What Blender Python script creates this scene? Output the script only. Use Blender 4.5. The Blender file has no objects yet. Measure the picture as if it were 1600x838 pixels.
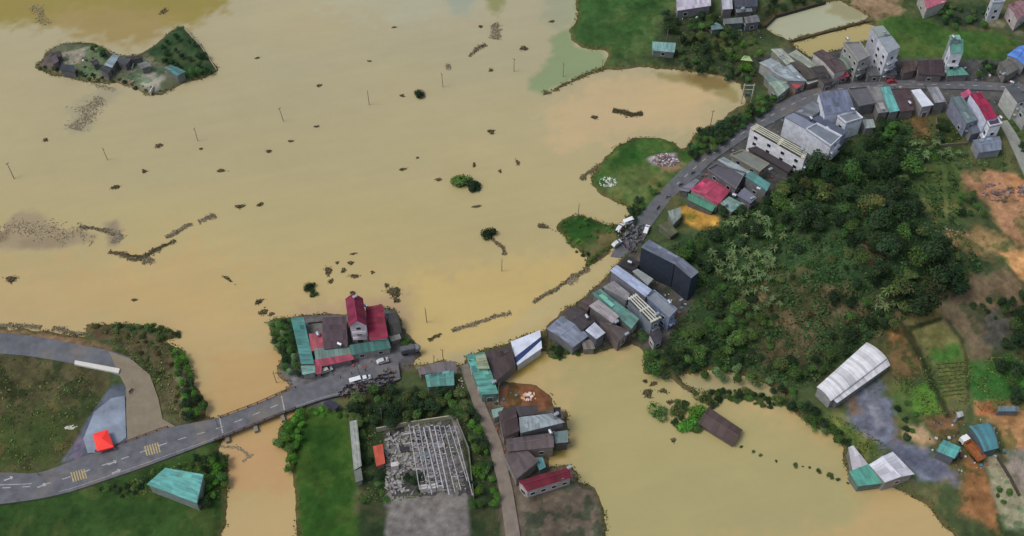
import bpy, math, random
import numpy as np
random.seed(7); np.random.seed(7)
R = math.radians
scene = bpy.context.scene
C = scene.collection
# ---------------------------------------------------------------- camera, sky, sun, exposure
CAM_H, TILT, FPX = 325.0, R(52), 1900.0
cd = bpy.data.cameras.new('camera'); cam = bpy.data.objects.new('camera', cd); C.objects.link(cam)
cd.sensor_width = 36.0; cd.lens = 36.0*FPX/1600; cd.clip_start = 1; cd.clip_end = 12000
cam.location = (0, 0, CAM_H); cam.rotation_euler = (R(90)-TILT, 0, 0)
scene.camera = cam
world = bpy.data.worlds.new('World'); scene.world = world; world.use_nodes = True
wn = world.node_tree
sky = wn.nodes.new('ShaderNodeTexSky'); sky.sky_type = 'NISHITA'; sky.sun_disc = False
SUN_EL, SUN_AZ = R(60), R(-105)          # azimuth clockwise from +Y
sky.sun_elevation = SUN_EL; sky.sun_rotation = SUN_AZ; sky.dust_density = 3.0; sky.air_density = 1.0
bg = wn.nodes['Background']; bg.inputs[1].default_value = 0.125
hsv = wn.nodes.new('ShaderNodeHueSaturation'); hsv.inputs['Saturation'].default_value = .6      # cloud veil: greyer than a clear sky
wn.links.new(sky.outputs[0], hsv.inputs['Color']); wn.links.new(hsv.outputs[0], bg.inputs[0])
sl = bpy.data.lights.new('sun', 'SUN'); sl.energy = 1.15; sl.angle = R(22); sl.color = (1.0, .96, .89)
so = bpy.data.objects.new('sun', sl); C.objects.link(so); so.location = (0, 250, 400)
so.rotation_euler = (R(90)-SUN_EL, 0, -SUN_AZ + math.pi)
scene.view_settings.view_transform = 'Standard'; scene.view_settings.look = 'None'
scene.view_settings.exposure = 0.13; scene.view_settings.gamma = 1.0
scene.render.engine = 'CYCLES'
# ---------------------------------------------------------------- helpers
ALB = 1.0
def lin(c):
    out = []
    for v in c[:3]:
        v = v/255.0
        out.append((v/12.92 if v <= .04045 else ((v+.055)/1.055)**2.4)*ALB)
    return tuple(out)
ct, st_ = math.cos(TILT), math.sin(TILT)
def gp(px, py, z=0.0):
    x = (px-800)/FPX; y = -(py-419)/FPX
    t = (CAM_H-z)/(st_-y*ct)
    return (x*t, (ct+y*st_)*t)
def ground_z(x, y):
    i = (x-X0)/GS; j = (y-Y0)/GS
    i = min(max(i, 0), NX-1.001); j = min(max(j, 0), NY-1.001)
    a, b = int(i), int(j); fx, fy = i-a, j-b
    return float(HG[b, a]*(1-fx)*(1-fy)+HG[b, a+1]*fx*(1-fy)+HG[b+1, a]*(1-fx)*fy+HG[b+1, a+1]*fx*fy)
def at(px, py, dz=0.0, water=True):
    z = 1.0
    for _ in range(8):
        x, y = gp(px, py, z+dz)
        g = ground_z(x, y)
        if water: g = max(g, 0.0)
        z = z*.3+g*.7
    return x, y, z
# value noise in numpy
_tab = np.random.rand(256, 256)
def vnoise(x, y):
    xi = np.floor(x).astype(int); yi = np.floor(y).astype(int)
    fx = x-xi; fy = y-yi; fx = fx*fx*(3-2*fx); fy = fy*fy*(3-2*fy)
    g = lambda a, b: _tab[a & 255, b & 255]
    return (g(xi, yi)*(1-fx)+g(xi+1, yi)*fx)*(1-fy)+(g(xi, yi+1)*(1-fx)+g(xi+1, yi+1)*fx)*fy
def fbm(x, y, o=4):
    s = 0; a = .5; t = 0
    for k in range(o):
        s = s+a*vnoise(x*2**k+17*k, y*2**k+31*k); t += a; a *= .5
    return s/t*2-1
def sdf(poly, X, Y):                     # signed distance, positive inside
    P = np.array(poly); d = np.full(X.shape, 1e18); ins = np.zeros(X.shape, bool)
    n = len(P)
    for k in range(n):
        ax, ay = P[k]; bx, by = P[(k+1) % n]
        ex, ey = bx-ax, by-ay; L = ex*ex+ey*ey+1e-9
        t = np.clip(((X-ax)*ex+(Y-ay)*ey)/L, 0, 1)
        d = np.minimum(d, (X-ax-t*ex)**2+(Y-ay-t*ey)**2)
        if ay != by:
            c = ((ay > Y) != (by > Y)) & (X < ex*(Y-ay)/(ey if ey else 1e-9)+ax)
            ins ^= c
    d = np.sqrt(d)
    return np.where(ins, d, -d)
# ---------------------------------------------------------------- objects, tags
def put(o, parent=None):
    C.objects.link(o)
    if parent is not None: o.parent = parent
    return o
def tag(o, label=None, cat=None, group=None, kind=None):
    if label: o['label'] = label
    if cat: o['category'] = cat
    if group: o['group'] = group
    if kind: o['kind'] = kind
    return o
def empty(name, loc, rz=0.0, s=1.0):
    o = bpy.data.objects.new(name, None); o.empty_display_size = .5
    o.location = loc; o.rotation_euler = (0, 0, rz); o.scale = (s, s, s)
    return put(o)
class MB:
    def __init__(s): s.v = []; s.f = []; s.m = []; s.uv = []
    def face(s, pts, m=0, uv=None):
        b = len(s.v); s.v += [tuple(p) for p in pts]; s.f.append(tuple(range(b, b+len(pts)))); s.m.append(m)
        s.uv += (uv if uv else [(0, 0)]*len(pts))
    def prism(s, poly, z0, z1, m=0, mt=None, caps=True):
        n = len(poly)
        A = sum(poly[i][0]*poly[(i+1) % n][1]-poly[(i+1) % n][0]*poly[i][1] for i in range(n))
        if A < 0: poly = poly[::-1]
        zz0 = z0 if hasattr(z0, '__len__') else [z0]*n
        zz1 = z1 if hasattr(z1, '__len__') else [z1]*n
        for i in range(n):
            a, b = poly[i], poly[(i+1) % n]; j = (i+1) % n
            L = math.dist(a[:2], b[:2])
            s.face([(a[0], a[1], zz0[i]), (b[0], b[1], zz0[j]), (b[0], b[1], zz1[j]), (a[0], a[1], zz1[i])], m, [(0, 0), (L, 0), (L, 3), (0, 3)])
        if caps:
            s.face([(p[0], p[1], z) for p, z in zip(poly, zz1)], m if mt is None else mt, [(p[0], p[1]) for p in poly])
            s.face([(p[0], p[1], z) for p, z in zip(poly[::-1], zz0[::-1])], m)
    def box(s, c, d, rz=0.0, m=0):
        cx, cy, cz = c; hx, hy, hz = d[0]/2, d[1]/2, d[2]/2; cs, sn = math.cos(rz), math.sin(rz)
        P = [(cx+x*cs-y*sn, cy+x*sn+y*cs) for x, y in ((-hx, -hy), (hx, -hy), (hx, hy), (-hx, hy))]
        s.prism(P, cz-hz, cz+hz, m)
    def tube(s, a, b, r0, r1=None, n=7, m=0, cap=True):
        r1 = r0 if r1 is None else r1
        a = np.array(a, float); b = np.array(b, float); d = b-a; d /= (np.linalg.norm(d)+1e-9)
        u = np.cross(d, (0, 0, 1) if abs(d[2]) < .9 else (1, 0, 0)); u /= np.linalg.norm(u); w = np.cross(d, u)
        ra = [a+r0*(math.cos(t)*u+math.sin(t)*w) for t in [2*math.pi*k/n for k in range(n)]]
        rb = [b+r1*(math.cos(t)*u+math.sin(t)*w) for t in [2*math.pi*k/n for k in range(n)]]
        for k in range(n):
            j = (k+1) % n
            s.face([ra[k], ra[j], rb[j], rb[k]][::-1], m)
        if cap: s.face(rb[::-1], m); s.face(ra, m)
    def rings(s, rings, m=0, cap=True):       # loft of equal-length loops
        n = len(rings[0])
        for a, b in zip(rings[:-1], rings[1:]):
            for k in range(n):
                j = (k+1) % n; s.face([a[k], a[j], b[j], b[k]], m)
        if cap: s.face(rings[0][::-1], m); s.face(rings[-1], m)
    def build(s, name, mats, parent=None, smooth=False, merge=False):
        me = bpy.data.meshes.new(name)
        ox, oy, oz = (0, 0, 0)
        if parent is not None and parent.get('_w'): ox, oy, oz = parent['_w']
        me.from_pydata([(x-ox, y-oy, z-oz) for x, y, z in s.v], [], s.f)
        if not isinstance(mats, (list, tuple)): mats = [mats]
        for m in mats: me.materials.append(m)
        me.polygons.foreach_set('material_index', s.m)
        u = me.uv_layers.new(name='UVMap'); u.data.foreach_set('uv', [c for p in s.uv for c in p])
        if merge:
            import bmesh
            bm = bmesh.new(); bm.from_mesh(me); bmesh.ops.remove_doubles(bm, verts=bm.verts, dist=.002)
            bmesh.ops.recalc_face_normals(bm, faces=bm.faces); bm.to_mesh(me); bm.free()
        if smooth: me.polygons.foreach_set('use_smooth', [True]*len(me.polygons))
        me.update()
        o = bpy.data.objects.new(name, me)
        if parent is not None and parent.get('_w'): o['_w'] = tuple(parent['_w'])
        return put(o, parent)
def root(name, x, y, z, label, cat, group=None):     # thing whose parts are given in world coordinates
    o = empty(name, (x, y, z)); o['_w'] = (x, y, z); return tag(o, label, cat, group)
def copy_thing(o, loc, rz, s=1.0, label=None, group=None):
    r = o.copy(); C.objects.link(r); r.location = loc; r.rotation_euler = (0, 0, rz)
    r.scale = (s, s, s) if not hasattr(s, '__len__') else s
    if label: r['label'] = label
    if group: r['group'] = group
    for ch in o.children:
        c = ch.copy(); C.objects.link(c); c.parent = r
        for g in ch.children:
            d = g.copy(); C.objects.link(d); d.parent = c
    return r
# ---------------------------------------------------------------- materials
_M = {}
def nd(t, k, **kw):
    n = t.nodes.new(k)
    for a, b in kw.items(): setattr(n, a, b)
    return n
def mat(rgb, rough=.8, kind='plain', metal=0.0, spec=.3, var=.25, scale=.35):
    key = (tuple(rgb), rough, kind, metal, spec, var, scale)
    if key in _M: return _M[key]
    m = bpy.data.materials.new(kind+'_surface'); m.use_nodes = True; t = m.node_tree; b = t.nodes['Principled BSDF']
    b.inputs['Roughness'].default_value = rough; b.inputs['Metallic'].default_value = metal
    b.inputs['Specular IOR Level'].default_value = spec
    col = lin(rgb)
    geo = nd(t, 'ShaderNodeNewGeometry'); L = t.links.new
    n1 = nd(t, 'ShaderNodeTexNoise'); n1.inputs['Scale'].default_value = scale; n1.inputs['Detail'].default_value = 6; n1.inputs['Roughness'].default_value = .65
    L(geo.outputs['Position'], n1.inputs['Vector'])
    mr = nd(t, 'ShaderNodeMapRange'); mr.inputs[1].default_value = .3; mr.inputs[2].default_value = .7
    mr.inputs[3].default_value = 1-var; mr.inputs[4].default_value = 1+var*.7
    L(n1.outputs['Fac'], mr.inputs[0])
    mul = nd(t, 'ShaderNodeVectorMath', operation='SCALE')
    mul.inputs[0].default_value = col; L(mr.outputs[0], mul.inputs['Scale'])
    last = mul.outputs[0]
    if kind in ('roof', 'tile'):
        uv = nd(t, 'ShaderNodeUVMap')
        sx = nd(t, 'ShaderNodeSeparateXYZ'); L(uv.outputs[0], sx.inputs[0])
        def fl(sock, k):
            a = nd(t, 'ShaderNodeMath', operation='MULTIPLY'); a.inputs[1].default_value = k; L(sock, a.inputs[0])
            c = nd(t, 'ShaderNodeMath', operation='FLOOR'); L(a.outputs[0], c.inputs[0]); return c.outputs[0]
        cb = nd(t, 'ShaderNodeCombineXYZ'); L(fl(sx.outputs[0], .95), cb.inputs[0]); L(fl(sx.outputs[1], .28), cb.inputs[1])
        oi = nd(t, 'ShaderNodeObjectInfo'); L(oi.outputs['Random'], cb.inputs[2])
        wn_ = nd(t, 'ShaderNodeTexWhiteNoise'); L(cb.outputs[0], wn_.inputs['Vector'])
        m2 = nd(t, 'ShaderNodeMapRange'); m2.inputs[3].default_value = .74; m2.inputs[4].default_value = 1.2; L(wn_.outputs['Value'], m2.inputs[0])
        s2 = nd(t, 'ShaderNodeVectorMath', operation='SCALE'); L(last, s2.inputs[0]); L(m2.outputs[0], s2.inputs['Scale'])
        # streaks running down the sheets
        cm = nd(t, 'ShaderNodeCombineXYZ')
        for k, (sc, ix) in enumerate(((1.5, 0), (.22, 1))):
            a = nd(t, 'ShaderNodeMath', operation='MULTIPLY'); a.inputs[1].default_value = sc; L(sx.outputs[ix], a.inputs[0]); L(a.outputs[0], cm.inputs[k])
        L(oi.outputs['Random'], cm.inputs[2])
        n2 = nd(t, 'ShaderNodeTexNoise'); n2.inputs['Scale'].default_value = 1.0; n2.inputs['Detail'].default_value = 5; L(cm.outputs[0], n2.inputs['Vector'])
        m3 = nd(t, 'ShaderNodeMapRange'); m3.inputs[1].default_value = .48; m3.inputs[2].default_value = .78; m3.inputs[3].default_value = 0; m3.inputs[4].default_value = .7 if max(rgb) < 185 else .22
        L(n2.outputs['Fac'], m3.inputs[0])
        mx = nd(t, 'ShaderNodeMix', data_type='RGBA'); L(m3.outputs[0], mx.inputs[0]); L(s2.outputs[0], mx.inputs[6])
        mx.inputs[7].default_value = (*[c*.45+.03 for c in lin((95, 75, 60))], 1)
        last = mx.outputs[2]
        wv = nd(t, 'ShaderNodeTexWave', bands_direction='X'); wv.inputs['Scale'].default_value = 1.2 if kind == 'roof' else .8
        L(uv.outputs[0], wv.inputs['Vector'])
        bp = nd(t, 'ShaderNodeBump'); bp.inputs['Strength'].default_value = .35; bp.inputs['Distance'].default_value = .06
        L(wv.outputs['Fac'], bp.inputs['Height']); L(bp.outputs[0], b.inputs['Normal'])
    if kind == 'road':                   # dried mud left on the tarmac
        n3 = nd(t, 'ShaderNodeTexNoise'); n3.inputs['Scale'].default_value = .09; n3.inputs['Detail'].default_value = 8; n3.inputs['Roughness'].default_value = .7; L(geo.outputs['Position'], n3.inputs['Vector'])
        m3 = nd(t, 'ShaderNodeMapRange'); m3.inputs[1].default_value = .5; m3.inputs[2].default_value = .68; m3.inputs[4].default_value = .55; L(n3.outputs['Fac'], m3.inputs[0])
        mx = nd(t, 'ShaderNodeMix', data_type='RGBA'); L(m3.outputs[0], mx.inputs[0]); L(last, mx.inputs[6]); mx.inputs[7].default_value = (*lin((128, 118, 100)), 1); last = mx.outputs[2]
    if kind == 'leaf':
        at_ = nd(t, 'ShaderNodeAttribute', attribute_name='tint'); oi = nd(t, 'ShaderNodeObjectInfo')
        s2 = nd(t, 'ShaderNodeVectorMath', operation='MULTIPLY'); L(last, s2.inputs[0]); L(at_.outputs['Color'], s2.inputs[1])
        hs = nd(t, 'ShaderNodeHueSaturation'); L(s2.outputs[0], hs.inputs['Color'])
        a = nd(t, 'ShaderNodeMapRange'); a.inputs[3].default_value = .49; a.inputs[4].default_value = .525; L(oi.outputs['Random'], a.inputs[0]); L(a.outputs[0], hs.inputs['Hue'])
        ml = nd(t, 'ShaderNodeMath', operation='MULTIPLY'); ml.inputs[1].default_value = 7.31; L(oi.outputs['Random'], ml.inputs[0])
        fr = nd(t, 'ShaderNodeMath', operation='FRACT'); L(ml.outputs[0], fr.inputs[0])
        c2 = nd(t, 'ShaderNodeMapRange'); c2.inputs[3].default_value = .75; c2.inputs[4].default_value = 1.35; L(fr.outputs[0], c2.inputs[0]); L(c2.outputs[0], hs.inputs['Value'])
        last = hs.outputs['Color']
        b.inputs['Subsurface Weight'].default_value = 0
    L(last, b.inputs['Base Color'])
    _M[key] = m
    return m
def attr_mat(name, rough, spec, bump, var=.18, scales=(.6, 3.0), coat=0):
    m = bpy.data.materials.new(name); m.use_nodes = True; t = m.node_tree; b = t.nodes['Principled BSDF']; L = t.links.new
    b.inputs['Roughness'].default_value = rough; b.inputs['Specular IOR Level'].default_value = spec
    a = nd(t, 'ShaderNodeAttribute', attribute_name='tint'); geo = nd(t, 'ShaderNodeNewGeometry')
    last = a.outputs['Color']; h = None
    for k, sc in enumerate(scales):
        n = nd(t, 'ShaderNodeTexNoise'); n.inputs['Scale'].default_value = sc; n.inputs['Detail'].default_value = 6; n.inputs['Roughness'].default_value = .7
        L(geo.outputs['Position'], n.inputs['Vector'])
        mr = nd(t, 'ShaderNodeMapRange'); mr.inputs[1].default_value = .3; mr.inputs[2].default_value = .7; mr.inputs[3].default_value = 1-var; mr.inputs[4].default_value = 1+var
        L(n.outputs['Fac'], mr.inputs[0])
        s = nd(t, 'ShaderNodeVectorMath', operation='SCALE'); L(last, s.inputs[0]); L(mr.outputs[0], s.inputs['Scale']); last = s.outputs[0]; h = n
    L(last, b.inputs['Base Color'])
    if bump:
        bp = nd(t, 'ShaderNodeBump'); bp.inputs['Strength'].default_value = bump; bp.inputs['Distance'].default_value = .3
        L(h.outputs['Fac'], bp.inputs['Height']); L(bp.outputs[0], b.inputs['Normal'])
    return m
def grid_mesh(name, X, Y, Z, col, m):
    ny, nx = X.shape
    me = bpy.data.meshes.new(name); me.vertices.add(nx*ny)
    me.vertices.foreach_set('co', np.stack([X, Y, Z], -1).astype(np.float32).ravel())
    i = np.arange(nx*ny).reshape(ny, nx)
    q = np.stack([i[:-1, :-1], i[:-1, 1:], i[1:, 1:], i[1:, :-1]], -1).reshape(-1, 4)
    me.loops.add(q.size); me.loops.foreach_set('vertex_index', q.ravel().astype(np.int32))
    me.polygons.add(len(q)); me.polygons.foreach_set('loop_start', np.arange(0, q.size, 4, dtype=np.int32))
    me.polygons.foreach_set('use_smooth', np.ones(len(q), bool))
    me.update(calc_edges=True)
    ca = me.color_attributes.new('tint', 'FLOAT_COLOR', 'POINT')
    ca.data.foreach_set('color', np.concatenate([col, np.ones(col.shape[:2]+(1,))], -1).astype(np.float32).ravel())
    me.materials.append(m)
    o = bpy.data.objects.new(name, me); return put(o)
# ---------------------------------------------------------------- terrain
GS = 0.6; X0, X1, Y0, Y1 = -290.0, 290.0, 100.0, 450.0
NX = int((X1-X0)/GS)+1; NY = int((Y1-Y0)/GS)+1
xs = X0+np.arange(NX)*GS; ys = Y0+np.arange(NY)*GS
GX, GY = np.meshgrid(xs, ys)
wx = GX+1.0*fbm(GX*.25, GY*.25, 3)+.5*fbm(GX*.9+9, GY*.9, 2); wy = GY+1.0*fbm(GX*.25+50, GY*.25+50, 3)+.5*fbm(GX*.9, GY*.9+77, 2)
LAND = [
 [(897,-60),(902,30),(890,50),(892,62),(908,74),(945,80),(951,86),(946,103),(905,120),(855,143),(850,140),(848,146),(856,147),(882,135),(947,109),(1010,107),(1100,114),(1133,120),(1158,132),(1166,160),(1150,168),(1128,190),(1105,203),(1085,208),(1076,228),(1066,236),(1052,222),(1030,214),(990,216),(960,231),(944,247),(925,275),(923,290),(940,305),(974,321),(985,332),(972,352),(945,350),(925,339),(905,336),(886,340),(870,352),(874,364),(899,388),(917,407),(912,422),(926,414),(958,388),(985,392),(972,402),(950,428),(935,445),(926,452),(905,470),(890,478),(880,487),(852,512),(850,528),(855,545),(858,560),(872,560),(885,548),(905,552),(935,553),(958,545),(985,539),(1003,547),(1010,558),(1003,584),(1018,586),(1040,586),(1050,592),(1062,604),(1080,615),(1086,612),(1068,598),(1058,586),(1095,579),(1139,581),(1182,595),(1231,615),(1220,628),(1249,653),(1283,670),(1312,682),(1321,700),(1318,722),(1330,752),(1400,764),(1450,790),(1500,850),(1560,1000),(2100,1000),(2100,-160),(897,-160)],
 [(470,650),(500,622),(560,607),(610,597),(632,575),(652,572),(700,563),(722,572),(728,556),(755,549),(798,533),(844,515),(850,520),(850,545),(806,573),(786,583),(778,597),(800,596),(832,600),(862,618),(868,638),(886,642),(890,695),(858,702),(856,730),(895,728),(906,755),(930,762),(945,800),(970,1000),(470,1000),(462,762),(455,735),(448,704),(432,692),(436,668),(455,650)],
 [(415,503),(430,498),(455,494),(475,492),(540,490),(600,480),(620,484),(633,515),(651,540),(657,556),(640,575),(620,592),(560,615),(470,646),(450,640),(438,612),(452,605),(436,590),(432,573),(440,560),(424,530)],
 [(-400,505),(0,513),(60,517),(135,526),(136,506),(200,506),(270,514),(280,522),(258,536),(285,544),(287,560),(303,580),(300,600),(326,633),(318,652),(345,652),(348,690),(342,704),(354,715),(357,740),(352,800),(340,1000),(-400,1000)],
 [(55,104),(63,98),(74,80),(98,68),(147,66),(172,82),(187,86),(215,86),(246,69),(259,57),(279,42),(288,42),(314,71),(341,111),(319,123),(288,131),(257,147),(236,151),(215,141),(185,131),(123,127),(81,117),(57,108)],
]
HOLES = [
 [(1194,42),(1210,25),(1290,3),(1312,2),(1356,26),(1350,31),(1229,63)],
 [(1236,67),(1350,38),(1366,40),(1362,60),(1300,80),(1264,90)],
]
def wpoly(px, z=0.0): return [gp(a, b, z) for a, b in px]
cs_ = (slice(None, None, 2), slice(None, None, 2))
def up(A):                                    # bilinear upsample of half-resolution grid
    B = np.empty(GX.shape); B[::2, ::2] = A
    B[1:-1:2, ::2] = (B[:-2:2, ::2]+B[2::2, ::2])/2
    if B.shape[0] % 2 == 0: B[-1, ::2] = B[-2, ::2]
    B[:, 1:-1:2] = (B[:, :-2:2]+B[:, 2::2])/2
    if B.shape[1] % 2 == 0: B[:, -1] = B[:, -2]
    return B
S = np.full(wx[cs_].shape, -1e9)
for p in LAND: S = np.maximum(S, sdf(wpoly(p), wx[cs_], wy[cs_]))
for p in HOLES: S = np.minimum(S, -sdf(wpoly(p), wx[cs_], wy[cs_]))
SD = up(S)
def bump(px, py, amp, sx, sy, rot=0):
    cx, cy = gp(px, py, amp*.5); dx, dy = GX-cx, GY-cy; c, s = math.cos(rot), math.sin(rot)
    return amp*np.exp(-(((dx*c+dy*s)/sx)**2+((-dx*s+dy*c)/sy)**2))
inland = np.clip((SD-3)/12, 0, 1)
HG = np.clip(SD*.45, -2.2, 1.35)
hill = bump(1320, 390, 13, 34, 26, -.2)+bump(1190, 440, 5, 20, 18)+bump(1400, 440, 5, 22, 16)
HG = HG+inland*(.35*fbm(GX*.05, GY*.05, 3)+.12*fbm(GX*.5, GY*.5, 2)+hill)
HG = HG+np.where(SD > 1, .05*fbm(GX*1.3, GY*1.3, 2), 0)
HG += bump(1035, 250, 1.6, 6, 3)*1.0
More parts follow.
